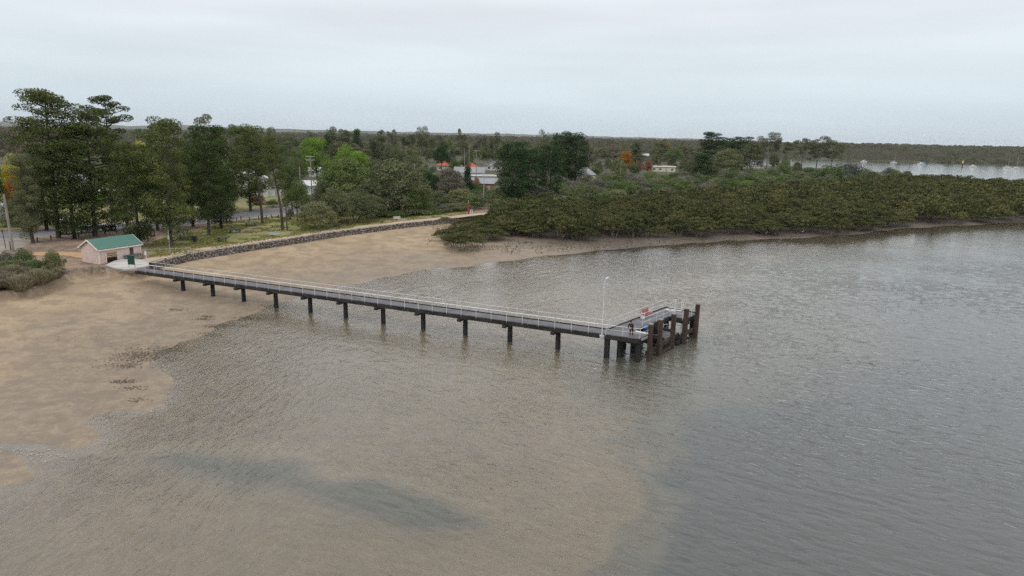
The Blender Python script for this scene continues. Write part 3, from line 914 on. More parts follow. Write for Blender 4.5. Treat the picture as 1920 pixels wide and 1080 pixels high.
# the deck: one board strip for the walkway, boards for the head
mdeck, n, l, o = newmat('jetty_deck_boards')
t = n.new('ShaderNodeTexCoord')
mpn = n.new('ShaderNodeMapping'); mpn.vector_type = 'POINT'
mpn.inputs['Rotation'].default_value = (0, 0, R(23.6))
l.new(t.outputs['Object'], mpn.inputs['Vector'])
wv = n.new('ShaderNodeTexWave'); wv.bands_direction = 'X'; wv.inputs['Scale'].default_value = 1.7; wv.inputs['Distortion'].default_value = 0.4
l.new(mpn.outputs[0], wv.inputs['Vector'])
sn = noise(n, l, t.outputs['Object'], 0.7, 5, 0.65)
cc = mixc(n, l, rng_(n, l, sn, 0.35, 0.65), (0.105, 0.105, 0.115), (0.155, 0.152, 0.160))
cc = mixc(n, l, rng_(n, l, wv.outputs['Fac'], 0.0, 0.15, 0.5, 0), cc, (0.04, 0.04, 0.045))
princ(n, l, o, cc, 0.85, 0.25, 0, bump(n, l, wv.outputs['Fac'], 0.4, 0.02))
MB().prism([rel(p_, 0)[:2] for p_ in deckpoly], ZD-0.08, ZD).build('deck', mdeck, jet)
# edge beams
def edge(name, a, b, zc, w, h, off=(0, 0), m_='dark_beam'):
    a, b = np.array(a)+off, np.array(b)+off
    return MB().beam(rel(a, zc), rel(b, zc), w, h).build(name, MAT[m_], jet)
edge('edge_beam', J(S0, tN+0.06), J(S1+0.1, tN+0.06), ZD-0.32, 0.20, 0.46)
edge('edge_beam', J(S0, tF-0.06), J(float(pJ@dv), tF-0.06), ZD-0.32, 0.20, 0.46)
edge('kerb_rail', J(S0, tF-0.03), J(float(pJ@dv), tF-0.03), ZD+0.05, 0.10, 0.10)
edge('kerb_rail', K(61.75, -36.84), K(75.0, -36.84), ZD+0.05, 0.10, 0.10)
edge('kerb_rail', K(75.0, -36.84), K(75.0, -32.7), ZD+0.05, 0.10, 0.10)
for a, b in ((K(61.75, -36.8), K(74.9, -36.8)), (K(61.1, -32.75), K(62.9, -32.75)), (K(62.9, -34.68), K(71.6, -34.68)), (K(71.7, -32.78), K(74.9, -32.78)), (K(74.92, -36.8), K(74.92, -32.8)), (K(71.72, -34.6), K(71.72, -32.8))):
    edge('edge_beam', a, b, ZD-0.32, 0.2, 0.46)
# piles with cap beams along the walkway
pilex = [325,381,439,500,565,632,703,779,859,944,1035]
for k, px_ in enumerate(pilex):
    p_ = at(px_, 508+(px_-257)*(637-508)/(1200-257), ZD)[:2]
    s = float(p_@dv)
    c_ = J(s+0.28, 68.35)
    lean = random.uniform(-.03, .03)
    MB().tube(rel((c_[0]+lean, c_[1], -2.5)), rel((c_[0], c_[1], ZD-0.5)), 0.30, 0.28, 12).build('pile', MAT['pile'], jet)
    a, b = J(s, 67.15), J(s, 69.55)
    MB().beam(rel(a, ZD-0.70), rel(b, ZD-0.70), 0.42, 0.30).build('cap_beam', MAT['dark_beam'], jet)
head = [J(float(np.array([9.71, 68.3])@dv), 67.75), (11.63, 69.71), (13.4, 71.6), tuple(K(61.3, -32.95)), tuple(K(64.5, -36.5)), tuple(K(68.5, -36.5)), tuple(K(72.3, -36.4)), tuple(K(72.6, -33.1)), tuple(K(74.6, -33.1)), tuple(K(74.7, -36.5)), tuple(K(68.5, -34.9)), tuple(K(64.9, -34.9))]
for c_ in head:
    MB().tube(rel((c_[0], c_[1], -4)), rel((c_[0], c_[1], ZD-0.5)), 0.33, 0.31, 12).build('pile', MAT['pile'], jet)
for a, b in ((K(64.5, -36.9), K(64.7, -34.4)), (K(68.5, -36.9), K(68.5, -34.4)), (K(72.4, -37.0), K(72.5, -32.6)), (K(61.4, -35.5), K(61.2, -32.6)), (K(74.6, -36.9), K(74.6, -32.5))):
    MB().beam(rel(a, ZD-0.7), rel(b, ZD-0.7), 0.4, 0.3).build('cap_beam', MAT['dark_beam'], jet)
# brown fender piles with pale caps, and walers between them
fp = [(14.57, 68.62), (15.99, 70.56), (17.99, 73.14), (19.85, 75.07), (21.73, 77.38)]
frot = math.atan2(uv[1], uv[0])
for i, (fx, fy) in enumerate(fp):
    f_ = MB().box(rel((fx, fy, 0.0)), (0.42, 0.40, 8.0), frot).build('fender_pile', MAT['fender'], jet)
    MB().box(rel((fx, fy, 4.05)), (0.45, 0.43, 0.09), frot, rot=None).build('pile_cap', MAT['grey_wood' if i < 3 else 'fender'], f_)
for i, z_ in ((0, 0.75), (1, 0.95), (3, 1.0)):
    a, b = np.array(fp[i])+vv*-0.35, np.array(fp[i+1])+vv*-0.35
    MB().beam(rel(a, z_), rel(b, z_), 0.28, 0.42).build('waler', MAT['fender'], jet)
MB().beam(rel(fp[1], 0.1), rel(fp[2], 0.25), 0.24, 0.3).build('waler', MAT['fender'], jet)
for i in (0, 1, 2):
    a = np.array(fp[i])
    MB().beam(rel(a, ZD-0.65), rel(a-vv*2.2, ZD-0.65), 0.25, 0.3).build('tie_beam', MAT['dark_beam'], jet)
# lower landing and stair
ld = [K(67.3, -34.4), K(67.3, -32.85), K(70.6, -32.85), K(70.6, -34.4)]
MB().prism([rel(p_, 0)[:2] for p_ in ld], 1.12, 1.24).build('lower_deck', mdeck, jet)
mb = MB()
for a, b in zip(ld, ld[1:]+ld[:1]): mb.beam(rel(a, 0.9), rel(b, 0.9), 0.2, 0.42)
mb.build('lower_frame', MAT['dark_beam'], jet)
ld2 = [K(69.4, -34.2), K(69.4, -32.4), K(72.4, -32.4), K(72.4, -34.2)]
MB().prism([rel(p_, 0)[:2] for p_ in ld2], 0.15, 0.42).build('lower_deck', MAT['dark_beam'], jet)
st = MB(); nos = MB()
nst = 8
for i in range(nst):
    u_ = 62.95+(i+0.5)*0.55
    z_ = ZD-(i+0.5)*(ZD-1.24)/nst
    a, b = K(u_, -34.45), K(u_, -33.1)
    st.beam(rel(a, z_), rel(b, z_), 0.42, 0.05)
    if i in (0, 1, 4): nos.beam(rel(a, z_+0.05), rel(b, z_+0.05), 0.40, 0.04)
for v_ in (-34.5, -33.05): st.beam(rel(K(62.9, v_), ZD-0.2), rel(K(67.4, v_), 1.1), 0.08, 0.26)
stair = st.build('stair', MAT['fender'], jet)
nos.build('stair_tread', MAT['white_paint'], stair)
# railings
def railing(pts, ra, mids=True, spacing=1.92, top=1.0, thick=0.04, first=True, last=True, z=ZD):
    mb = MB()
    for a, b in zip(pts[:-1], pts[1:]): mb.tube(rel(a, z+top), rel(b, z+top), thick, n=6)
    if mids:
        for a, b in zip(pts[:-1], pts[1:]): mb.tube(rel(a, z+top*0.52), rel(b, z+top*0.52), ra*0.8, n=6)
    r_ = mb.build('railing', MAT['rail_paint'], jet)
    P3 = MB()
    for a, b in zip(pts[:-1], pts[1:]):
        a, b = np.array(a), np.array(b)
        n_ = max(1, round(np.hypot(*(b-a))/spacing))
        for k in range(n_+1):
            if k == n_ and (b is not pts[-1]) and not np.allclose(b, pts[-1]): continue
            c_ = a+(b-a)*k/n_
            pm = MB()
            pm.tube(rel(c_, z-0.25), rel(c_, z+top), ra, n=6)
            pm.build('rail_post', MAT['rail_paint'], r_)
    return r_
sP = float(np.array([10.46, 71.06])@dv)
railing([J(S0+0.2, tN-0.02), J(S1-3.6, tN-0.02)], 0.026, False, thick=0.055)
railing([J(S1-3.6, tN-0.02), A_, K(62.9, -32.67)], 0.022, True, thick=0.034, spacing=1.8)
railing([J(S0+0.2, tF+0.02), J(sP-3.0, tF+0.02)], 0.018, False, thick=0.026)
railing([J(sP-3.0, tF+0.02), pJ, K(61.75, -36.92), K(75.0, -36.92), K(75.0, -35.7)], 0.020, True, thick=0.024, spacing=1.6)
railing([K(75.0, -34.6), K(75.0, -32.7), K(73.3, -32.7)], 0.020, True, thick=0.024, spacing=1.6)
railing([K(65.0, -34.6), K(71.6, -34.6), K(71.6, -33.0)], 0.022, True, thick=0.030, spacing=1.7)
mb = MB()
mb.path([rel(K(69.0, -34.35), 1.2), rel(K(69.0, -34.35), 2.0), rel(K(70.5, -34.35), 2.0), rel(K(70.5, -34.35), 1.2)], 0.03)
mb.build('grab_rail', MAT['galv'], jet)
# ladder hoops and pale boards at the gap in the far railing
lad = MB()
for v_ in (-35.6, -34.75):
    for o_ in (0.0, 0.35):
        c_ = K(74.85+o_, v_)
        lad.tube(rel(c_, ZD-(0.2 if o_ == 0 else 2.6)), rel(c_, ZD+1.15), 0.04, n=6)
    lad.tube(rel(K(74.85, v_), ZD+1.15), rel(K(75.2, v_), ZD+1.15), 0.045, n=6)
for k in range(6): lad.tube(rel(K(75.2, -35.6), ZD-0.2-k*0.35), rel(K(75.2, -34.75), ZD-0.2-k*0.35), 0.03, n=6)
lad.build('ladder', MAT['white_paint'], jet)
mb = MB()
for u_, a_, b_ in ((74.5, -35.9, -34.6), (73.9, -36.3, -35.0)):
    mb.beam(rel(K(u_, a_), ZD+0.03), rel(K(u_, b_), ZD+0.03), 0.28, 0.03)
mb.build('warning_strip', MAT['white_paint'], jet)
edge('end_sill', K(61.05, -32.45), K(62.6, -32.45), ZD-0.12, 0.16, 0.18, m_='grey_wood')

# lamp standing on the near edge of the jetty
q = J(float(at(1124, 628, ZD)[:2]@dv)+0.15, tN-0.24)
lamp = thing('street_lamp', (q[0], q[1], ZD-0.35), 'slender grey solar lamp post standing at the near edge of the jetty', 'street lamp')
MB().box((0, 0.08, 0.08), (0.45, 0.4, 0.3)).build('bracket', MAT['galv'], lamp)
MB().tube((0, 0, 0), (0, 0, 6.05), 0.05, 0.038, 10).build('pole', MAT['rail_paint'], lamp)
mb = MB(); mb.tube((0, 0, 6.0), (0.28, 0.35, 6.28), 0.03, n=6)
mb.build('arm', MAT['galv'], lamp)
mb = MB(); mb.box((0.30, 0.38, 6.32), (0.20, 0.5, 0.05), rot=Euler((R(22), R(8), R(-35))).to_matrix())
mb.build('solar_panel', MAT['galv'], lamp)

bn_ = slat_bench('bench with faded red slats and a white frame on the head of the jetty', (*K(69.0, -36.25), ZD), math.atan2(uv[1], uv[0]), 1.9, 'red_seat', 'white_paint', closed=True)
bag = thing('bag', (*K(65.3, -34.3), 2.25), 'small blue and black bag hung beside the stair opening on the jetty head', 'bag', rz=frot)
MB().ell((0, 0, 0.42), (0.30, 0.22, 0.26), 12, 8).build('blue_body', MAT['blue'], bag, smooth=True)
MB().ell((-0.1, -0.02, 0.08), (0.30, 0.22, 0.28), 12, 8).path([(0.2, 0, 0.6), (0.12, -0.2, 0.75), (-0.1, -0.2, 0.72), (-0.2, 0, 0.5)], 0.02).build('black_base', MAT['black'], bag, smooth=True)

# ------------------------------------------------------------------ person leaning on the railing
def skin_mesh(name, joints, bones, mat, parent, lev=1):
    """joints {name:(xyz, r)}; a skinned, subdivided chain"""
    keys = list(joints)
    me = bpy.data.meshes.new(name)
    me.from_pydata([joints[k][0] for k in keys], [(keys.index(a), keys.index(b)) for a, b in bones], [])
    o_ = bpy.data.objects.new(name, me)
    COL.objects.link(o_)
    me.materials.append(mat)
    sk = o_.modifiers.new('skin', 'SKIN')
    if not me.skin_vertices: me.skin_vertices.new(name='')
    for i, k in enumerate(keys):
        r_ = joints[k][1]
        me.skin_vertices[0].data[i].radius = (r_, r_) if not isinstance(r_, tuple) else r_
        me.skin_vertices[0].data[i].use_root = (i == 0)
    sb = o_.modifiers.new('sub', 'SUBSURF')
    sb.levels = sb.render_levels = lev
    o_.parent = parent
    return o_
pp = K(61.7, -33.35)
pp = at(1183.5, 630.5, ZD)
per = thing('person', (pp[0], pp[1], ZD), 'person in dark jacket and black trousers leaning forward at the jetty railing', 'person', rz=R(180-25))
# local frame: +y faces forward (towards the near railing and camera)
Jn = {
 'pelvis': ((0, 0, .93), .13), 'belly': ((0, .05, 1.08), .125), 'chest': ((0, .17, 1.28), .15), 'neck0': ((0, .28, 1.43), .065), 'neck': ((0, .33, 1.49), .055),
 'head': ((0, .385, 1.575), .092), 'crown': ((0, .40, 1.66), .075),
 'hipL': ((.10, 0, .88), .095), 'kneeL': ((.13, .05, .48), .062), 'ankL': ((.14, 0, .09), .045), 'toeL': ((.15, .16, .04), .038),
 'hipR': ((-.10, 0, .88), .095), 'kneeR': ((-.14, .08, .48), .062), 'ankR': ((-.15, -.02, .09), .045), 'toeR': ((-.16, .14, .04), .038),
 'shL': ((.19, .24, 1.36), .062), 'elL': ((.27, .42, 1.14), .045), 'wrL': ((.13, .58, 1.03), .030), 'pL': ((.09, .63, 1.02), .030),
 'shR': ((-.19, .24, 1.36), .062), 'elR': ((-.27, .42, 1.14), .045), 'wrR': ((-.13, .58, 1.03), .030), 'pR': ((-.09, .63, 1.02), .030),
 'nose': ((0, .485, 1.56), .018),
}
Bn = [('pelvis','belly'),('belly','chest'),('chest','neck0'),('neck0','neck'),('neck','head'),('head','crown'),('head','nose'),('pelvis','hipL'),('hipL','kneeL'),('kneeL','ankL'),('ankL','toeL'),
      ('pelvis','hipR'),('hipR','kneeR'),('kneeR','ankR'),('ankR','toeR'),('chest','shL'),('shL','elL'),('elL','wrL'),('wrL','pL'),('chest','shR'),('shR','elR'),('elR','wrR'),('wrR','pR')]
for s, S in ((1, 'L'), (-1, 'R')):
    for i in range(4):
        Jn[f'f{S}{i}a'] = ((s*(.06-.0*i)-s*.005, .665, 1.045-.02*i), .010)
        Jn[f'f{S}{i}b'] = ((s*.02, .685, 1.035-.02*i), .009)
        Jn[f'f{S}{i}c'] = ((-s*.005*(1+i % 2), .665, 1.028-.02*i), .008)
        Bn += [(f'p{S}', f'f{S}{i}a'), (f'f{S}{i}a', f'f{S}{i}b'), (f'f{S}{i}b', f'f{S}{i}c')]
    Jn[f't{S}'] = ((s*.07, .62, 1.07), .011); Jn[f't{S}b'] = ((s*.04, .65, 1.085), .009)
    Bn += [(f'p{S}', f't{S}'), (f't{S}', f't{S}b')]
skin_mesh('body', Jn, Bn, MAT['skin'], per)
Jj = {k: (Jn[k][0], Jn[k][1]+.02) for k in ('pelvis','belly','chest','shL','elL','wrL','shR','elR','wrR')}
Jj['coll'] = ((0, .27, 1.42), .09)
skin_mesh('jacket', Jj, [('pelvis','belly'),('belly','chest'),('chest','coll'),('chest','shL'),('shL','elL'),('elL','wrL'),('chest','shR'),('shR','elR'),('elR','wrR')], MAT['jacket'], per)
Jt = {k: (Jn[k][0], Jn[k][1]+.014) for k in ('pelvis','hipL','kneeL','ankL','hipR','kneeR','ankR')}
skin_mesh('trousers', Jt, [('pelvis','hipL'),('hipL','kneeL'),('kneeL','ankL'),('pelvis','hipR'),('hipR','kneeR'),('kneeR','ankR')], MAT['trousers'], per)
for S in 'LR':
    a = Jn['ank'+S][0]; b = Jn['toe'+S][0]
    skin_mesh('shoe', {'a': ((a[0], a[1]-.03, .05), .05), 'b': ((b[0], b[1], .045), .045)}, [('a', 'b')], MAT['black'], per)
MB().ell((0, .365, 1.63), (.098, .112, .10), 12, 8, zmin=-0.25).build('hair', MAT['black'], per, smooth=True)
mb = MB()
for s in (-1, 1):
    mb.ell((s*.034, .474, 1.59), (.013, .008, .009), 8, 5)
mb.build('eyes', MAT['black'], per)
mb = MB()
for s in (-1, 1): mb.ell((s*.095, .38, 1.57), (.012, .02, .03), 8, 5)
mb.build('ears', MAT['skin'], per)

# ------------------------------------------------------------------ vegetation templates
def leafcloud(pads, n, size, rg, flat=0.55, top=0.25, aspect=0.55, shell=0.72):
    """n leaf-sized faces spread over the shells of ellipsoidal pads"""
    pads = np.array(pads, float)
    area = (pads[:, 3]*pads[:, 4]+pads[:, 3]*pads[:, 5]+pads[:, 4]*pads[:, 5])
    idx = rg.choice(len(pads), n, p=area/area.sum())
    d = rg.normal(size=(n, 3))
    d /= np.linalg.norm(d, axis=1)[:, None]
    d[:, 2] = np.where(rg.random(n) < top, np.abs(d[:, 2]), d[:, 2])
    rad = shell+(1.08-shell)*rg.random(n)**0.7
    rad = np.where(rg.random(n) < 0.08, rg.random(n), rad)
    c = pads[idx, :3]+d*rad[:, None]*pads[idx, 3:]
    nn = d/pads[idx, 3:]
    nn /= np.linalg.norm(nn, axis=1)[:, None]
    nn = nn*flat+rg.normal(size=(n, 3))*(1-flat)*0.8
    nn /= np.linalg.norm(nn, axis=1)[:, None]+1e-9
    a = np.cross(nn, rg.normal(size=(n, 3)))
    a /= np.linalg.norm(a, axis=1)[:, None]+1e-9
    b = np.cross(nn, a)
    s = size*(0.6+0.8*rg.random(n))[:, None]
    V = np.stack([c-a*s, c-b*s*aspect, c+a*s, c+b*s*aspect], 1).reshape(-1, 3)
    F = np.arange(4*n).reshape(n, 4)
    return V, F
def limb(mb, p0, p1, r0_, r1_, sag, rg, k=3, n=6):
    p0, p1 = Vector(p0), Vector(p1)
    prev = p0
    for i in range(1, k+1):
        t = i/k
        q = p0.lerp(p1, t)+Vector((rg.normal()*.03, rg.normal()*.03, sag*math.sin(math.pi*t)))*(p1-p0).length
        mb.tube(prev, q, r0_+(r1_-r0_)*(i-1)/k, r0_+(r1_-r0_)*t, n=n, caps=(i == k))
        prev = q
def make_template(kind, seed, nleaf, lsize):
    """returns trunk mesh, crown V,F, height, half width"""
    rg = np.random.default_rng(seed)
    tr = MB()
    pads = []
    if kind in ('pine', 'umbrella', 'openpine', 'leanpine'):
        H = 20.0
        lean = rg.normal(size=2)*0.5+(np.array([-1.2, 0.4]) if kind == 'leanpine' else 0)
        def ax(z): return np.array([lean[0]*z/H*(1 if kind != 'leanpine' else 2*z/H), lean[1]*z/H, z])
        if kind == 'umbrella': lv = [(z, rr_) for z, rr_ in ((7.2,2.6),(8.6,3.1),(9.8,2.4),(12.2,2.4),(13.6,3.5),(14.8,4.2),(16.2,4.2),(17.4,3.8),(18.6,3.3),(19.4,2.2))]
        elif kind == 'openpine': lv = [(z, rr_) for z, rr_ in ((13.5,2.2),(15.5,3.0),(17,3.4),(18.3,3.0),(19.4,1.6))]
        elif kind == 'leanpine': lv = [(z, rr_) for z, rr_ in ((11,2.6),(12.5,3.2),(14,3.3),(15.5,3.6),(17,3.0),(18.4,2.3),(19.4,1.2))]
        else: lv = [(z, 1.5+3.1*math.sin(min(1, (z-2.0)/9)*1.9)*(1 if z < 12 else 1.05-(z-12)/12)) for z in np.arange(3.6, 19.9, 1.3)]
        k = 8
        for i in range(k):
            a, b = ax(H*0.97*i/k), ax(H*0.97*(i+1)/k)
            tr.tube(a, b, 0.36*(1-0.85*i/k), 0.36*(1-0.85*(i+1)/k), n=8, caps=False)
        for z, r_ in lv:
            m = int(3+r_*0.9)
            a0 = rg.random()*6.28
            for j in range(m):
                a = a0+6.283*j/m+rg.normal()*.3
                q = r_*(0.55+0.5*rg.random())
                zz = z+rg.normal()*(.85 if kind == 'pine' else .5)
                if kind == 'pine' and rg.random() < .16: continue
                c = ax(zz)+np.array([math.cos(a)*q, math.sin(a)*q, 0])
                pr_ = (0.95+0.75*rg.random())*(0.75 if kind == 'openpine' else 1)
                pads.append([*c, pr_*1.15, pr_*1.15, pr_*(0.62 if kind == 'pine' else 0.46)])
                if rg.random() < .35: pads.append([c[0]*0.55, c[1]*.55, zz-0.2, pr_, pr_, pr_*0.4])
                limb(tr, ax(zz-0.9), c-np.array([0, 0, 0.15]), 0.10, 0.03, -0.03, rg, n=5)
        pads.append([*ax(19.6), 1.0, 1.0, 0.45])
    elif kind == 'gum':
        H = 16.0
        forks = []
        tr.tube((0, 0, 0), (0.2, 0, 4.5), 0.36, 0.27, n=8, caps=False)
        nf = rg.integers(3, 5)
        for j in range(nf):
            a = 6.28*j/nf+rg.normal()*.3
            e = np.array([math.cos(a)*2.3, math.sin(a)*2.3, 10+rg.normal()])
            limb(tr, (0.2, 0, 4.3), e, 0.2, 0.10, -.05, rg)
            for m in range(4):
                a2 = a+rg.normal()*.9
                e2 = e+np.array([math.cos(a2)*(1+2.2*rg.random()), math.sin(a2)*(1+2.2*rg.random()), 1.0+4.2*rg.random()-1.0])
                limb(tr, e, e2, 0.09, 0.03, -.05, rg, n=5)
                s = 1.0+0.8*rg.random()
                pads.append([*e2, s*1.25, s*1.25, s*0.75])
                if rg.random() < .6: pads.append([e2[0]*1.1+rg.normal(), e2[1]*1.1+rg.normal(), e2[2]-1.6-rg.random()*1.5, s, s, s*.6])
    elif kind == 'round':
        H = 12.0
        tr.tube((0, 0, 0), (0, 0, 4), 0.3, 0.22, n=8, caps=False)
        for j in range(26):
            t = rg.random()**0.7
            a = j*2.4
            z = 3.2+7.6*(1-t*0.9)*1.0 if t > .3 else 10.6+rg.normal()*.3
            q = 4.2*math.sin(min(1, t+.12)*1.62)
            s = 1.1+0.6*rg.random()
            pads.append([q*math.cos(a), q*math.sin(a), z, s*1.25, s*1.25, s*.9])
            limb(tr, (0, 0, 3.5), (q*math.cos(a)*.8, q*math.sin(a)*.8, z-.4), 0.09, 0.03, 0, rg, n=4)
        for j in range(6): pads.append([rg.normal(), rg.normal(), 7+rg.normal(), 2.2, 2.2, 2])
    elif kind == 'flat':       # casuarina / wattle: wide flat-topped tiers
        H = 11.0
        for j in range(4):
            a = 1.57*j+rg.normal()*.3
            limb(tr, (0, 0, 0), (math.cos(a)*2.2, math.sin(a)*2.2, 5.5), 0.2, 0.1, 0, rg)
        for j in range(34):
            a = j*2.4
            q = 5.2*math.sqrt(rg.random())
            z = 10.4-0.14*q*q+rg.normal()*.35-(2.6*rg.random() if j % 3 == 0 else 0)
            s = 0.9+.6*rg.random()
            pads.append([q*math.cos(a), q*math.sin(a), z, s*1.3, s*1.3, s*.5])
            if j % 3 == 0: limb(tr, (math.cos(a)*1.6, math.sin(a)*1.6, 4.5), (q*math.cos(a)*.9, q*math.sin(a)*.9, z-.3), 0.08, 0.03, 0, rg, n=4)
    elif kind == 'densepine':
        H = 18.0
        tr.tube((0, 0, 0), (0, 0, 17), 0.36, 0.08, n=8)
        for z in np.arange(2.2, 17.9, 1.15):
            r_ = 1.2+3.0*math.sin(min(1, (z-1.0)/7)*1.75)*(1 if z < 10 else 1.0-((z-10)/8.6)**2*.75)
            m = 6
            a0 = rg.random()*6.28
            for j in range(m):
                a = a0+6.283*j/m+rg.normal()*.25
                q = r_*(.45+.5*rg.random())
                s = .9+.8*rg.random()
                pads.append([q*math.cos(a), q*math.sin(a), z+rg.normal()*.4, s*1.1, s*1.1, s*.62])
    elif kind == 'bushy':
        H = 8.0
        for j in range(4):
            a = 1.57*j+rg.normal()*.3
            limb(tr, (math.cos(a)*.3, math.sin(a)*.3, 0), (math.cos(a)*2.0, math.sin(a)*2.0, 4.0), 0.17, 0.08, 0, rg)
        for j in range(60):
            a = j*2.4+rg.normal()*.2
            t = math.sqrt((j+.5)/60)
            q = 4.4*t*(.93+.12*rg.random())
            z = 7.3*(1-.62*t**2.4)+rg.normal()*.35
            s = .7+.55*rg.random()
            pads.append([q*math.cos(a), q*math.sin(a), z, s*1.2, s*1.2, s*.72])
            if j % 2 == 0 and t > .5: pads.append([q*.92*math.cos(a+.3), q*.92*math.sin(a+.3), z-1.7, s, s, s*.7])
        pads.append([0, 0, 4.4, 3.2, 3.2, 1.8])
    elif kind == 'cypress':
        H = 14.0
        tr.tube((0, 0, 0), (0, 0, 13), 0.28, 0.05, n=8)
        for z in np.arange(1.2, 13.9, 0.85):
            r_ = 2.9*(1-(z/14.3)**1.6)+.25
            m = 5
            for j in range(m):
                a = 6.28*j/m+rg.random()*2
                q = r_*(.5+.4*rg.random())
                s = .8+.5*rg.random()
                pads.append([q*math.cos(a), q*math.sin(a), z, s, s, s*.8])
    elif kind == 'shrub':
        H = 4.0
        for j in range(4):
            a = 1.57*j+rg.random()
            limb(tr, (0, 0, 0), (math.cos(a)*1.0, math.sin(a)*1.0, 2.0), 0.09, 0.03, 0, rg, n=4)
        for j in range(16):
            a = j*2.4
            t = math.sqrt((j+.5)/16)
            q = 2.5*t
            z = 3.3*math.cos(t*1.2)+rg.normal()*.15
            s = .75+.4*rg.random()
            pads.append([q*math.cos(a), q*math.sin(a), z, s*1.15, s*1.15, s*.8])
        pads.append([0, 0, 1.6, 2.0, 2.0, 1.4])
    elif kind == 'mangrove':
        H = 4.2
        for j in range(5):
            a = 1.26*j+rg.random()
            limb(tr, (math.cos(a)*.25, math.sin(a)*.25, -0.3), (math.cos(a)*1.5, math.sin(a)*1.5, 2.6), 0.075, 0.03, 0, rg, n=5)
        for j in range(26):
            a = j*2.4+rg.normal()*.25
            t = math.sqrt((j+.5)/26)
            q = 2.6*t
            z = 3.6*(1-0.52*t*t)+rg.normal()*.24
            s = .36+.30*rg.random()
            pads.append([q*math.cos(a), q*math.sin(a), z, s*1.15, s*1.15, s*.72])
        pads.append([0, 0, 2.2, 1.7, 1.7, 1.0])
    elif kind == 'bare':
        H = 9.0
        tr.tube((0, 0, 0), (0, 0, 2.5), 0.2, 0.15, n=6)
        def rec(p, d, L_, r_, dep):
            e = p+d*L_
            tr.tube(tuple(p), tuple(e), r_, r_*.65, n=4, caps=False)
            if dep == 0: return
            for _ in range(3):
                nd = d+rg.normal(size=3)*.5
                nd[2] += .15
                rec(e, nd/np.linalg.norm(nd), L_*.72, r_*.6, dep-1)
        for _ in range(4):
            d_ = np.array([rg.normal()*.5, rg.normal()*.5, 1.0])
            rec(np.array([0, 0, 2.4]), d_/np.linalg.norm(d_), 2.4, .11, 4)
        pads = [[0, 0, 6.5, 2.6, 2.6, 2.2]]
    V, F = leafcloud(pads, nleaf, lsize, rg, flat=(.85 if kind in ('mangrove', 'shrub') else .65), top=.35, shell=(.86 if kind in ('mangrove', 'shrub') else .76))
    H = V[:, 2].max()
    hw = np.percentile(np.abs(V[:, :2]), 99.3)
    return tr, V, F, H, hw
TPL = {}
def template(key, kind, seed, nleaf, lsize, leaf, bark='trunk'):
    tr, V, F, H, hw = make_template(kind, seed, nleaf, lsize)
    cm = fastmesh(kind+'_crown', V, F, LEAF[leaf])
    tm = tr.mesh(kind+'_trunk', MAT[bark], True)
    # single-mesh version for far copies
    fm = MB()
    TPL.setdefault(key, []).append((tm, cm, H, hw, V, F))
spec = dict(pine=('pine', 5, 22000, .145, 'pine', 'trunk'), umbrella=('umbrella', 1, 20000, .135, 'pine', 'trunk'), openpine=('openpine', 1, 8000, .13, 'pine', 'trunk'),
            densepine=('densepine', 3, 18000, .15, 'darkpine', 'trunk'),
            leanpine=('leanpine', 2, 11000, .14, 'pine', 'trunk'), gum=('gum', 4, 10000, .155, 'gum', 'pale_trunk'), round=('round', 3, 12000, .16, 'bright', 'trunk'),
            flat=('flat', 3, 14000, .15, 'mid', 'trunk'), bushy=('bushy', 4, 15000, .135, 'olive', 'pale_trunk'),
            cypress=('cypress', 2, 8000, .17, 'darkpine', 'trunk'), shrub=('shrub', 5, 3000, .14, 'scrub', 'trunk'),
            bare=('bare', 2, 250, .12, 'twig', 'pale_trunk'))
sdn = 100
for key, (kd, cnt, nl, ls, lf, bk) in spec.items():
    for c_ in range(cnt):
        sdn += 1
        template(key, kd, sdn, nl, ls, lf, bk)

def override(o_, mat):
    o_.material_slots[0].link = 'OBJECT'
    o_.material_slots[0].material = mat
NAMES = dict(bushy='spreading_tree', pine='pine_tree', densepine='pine_tree', umbrella='pine_tree', openpine='pine_tree', leanpine='pine_tree', gum='gum_tree', round='broadleaf_tree', flat='spreading_tree', cypress='conifer_tree', shrub='shrub', bare='bare_tree')
CATS = dict(bushy='tree', pine='pine tree', densepine='pine tree', umbrella='pine tree', openpine='pine tree', leanpine='pine tree', gum='gum tree', round='tree', flat='tree', cypress='conifer', shrub='shrub', bare='bare tree')
def tree(key, loc, height, halfw, leaf, label, group=None, vi=None, rz=None, trunkmat=None, name=None, cat=None, far=False):
    tpl = TPL[key][(vi if vi is not None else random.randrange(99)) % len(TPL[key])]
    tm, cm, H, hw = tpl[:4]
    sz, sxy = height/H, halfw/hw
    rz = random.random()*6.28 if rz is None else rz
    t = thing(name or NAMES[key], tuple(loc), label, cat or CATS[key], group, rz)
    c = link('crown', cm, t)
    c.scale = (sxy, sxy*random.uniform(.9, 1.1), sz)
    override(c, LEAF[leaf])
    if tm is not None and not far:
        k = link('trunk', tm, t)
        k.scale = (sxy, sxy, sz)
        if key in ('pine', 'umbrella', 'openpine', 'leanpine'): k.scale = (max(sxy, .9), max(sxy, .9), sz)
        if trunkmat: override(k, MAT[trunkmat])
    return t
def gz(x_, y_): return float(terrain(np.array([float(x_)]), np.array([float(y_)]))[0])
SCREEN = []
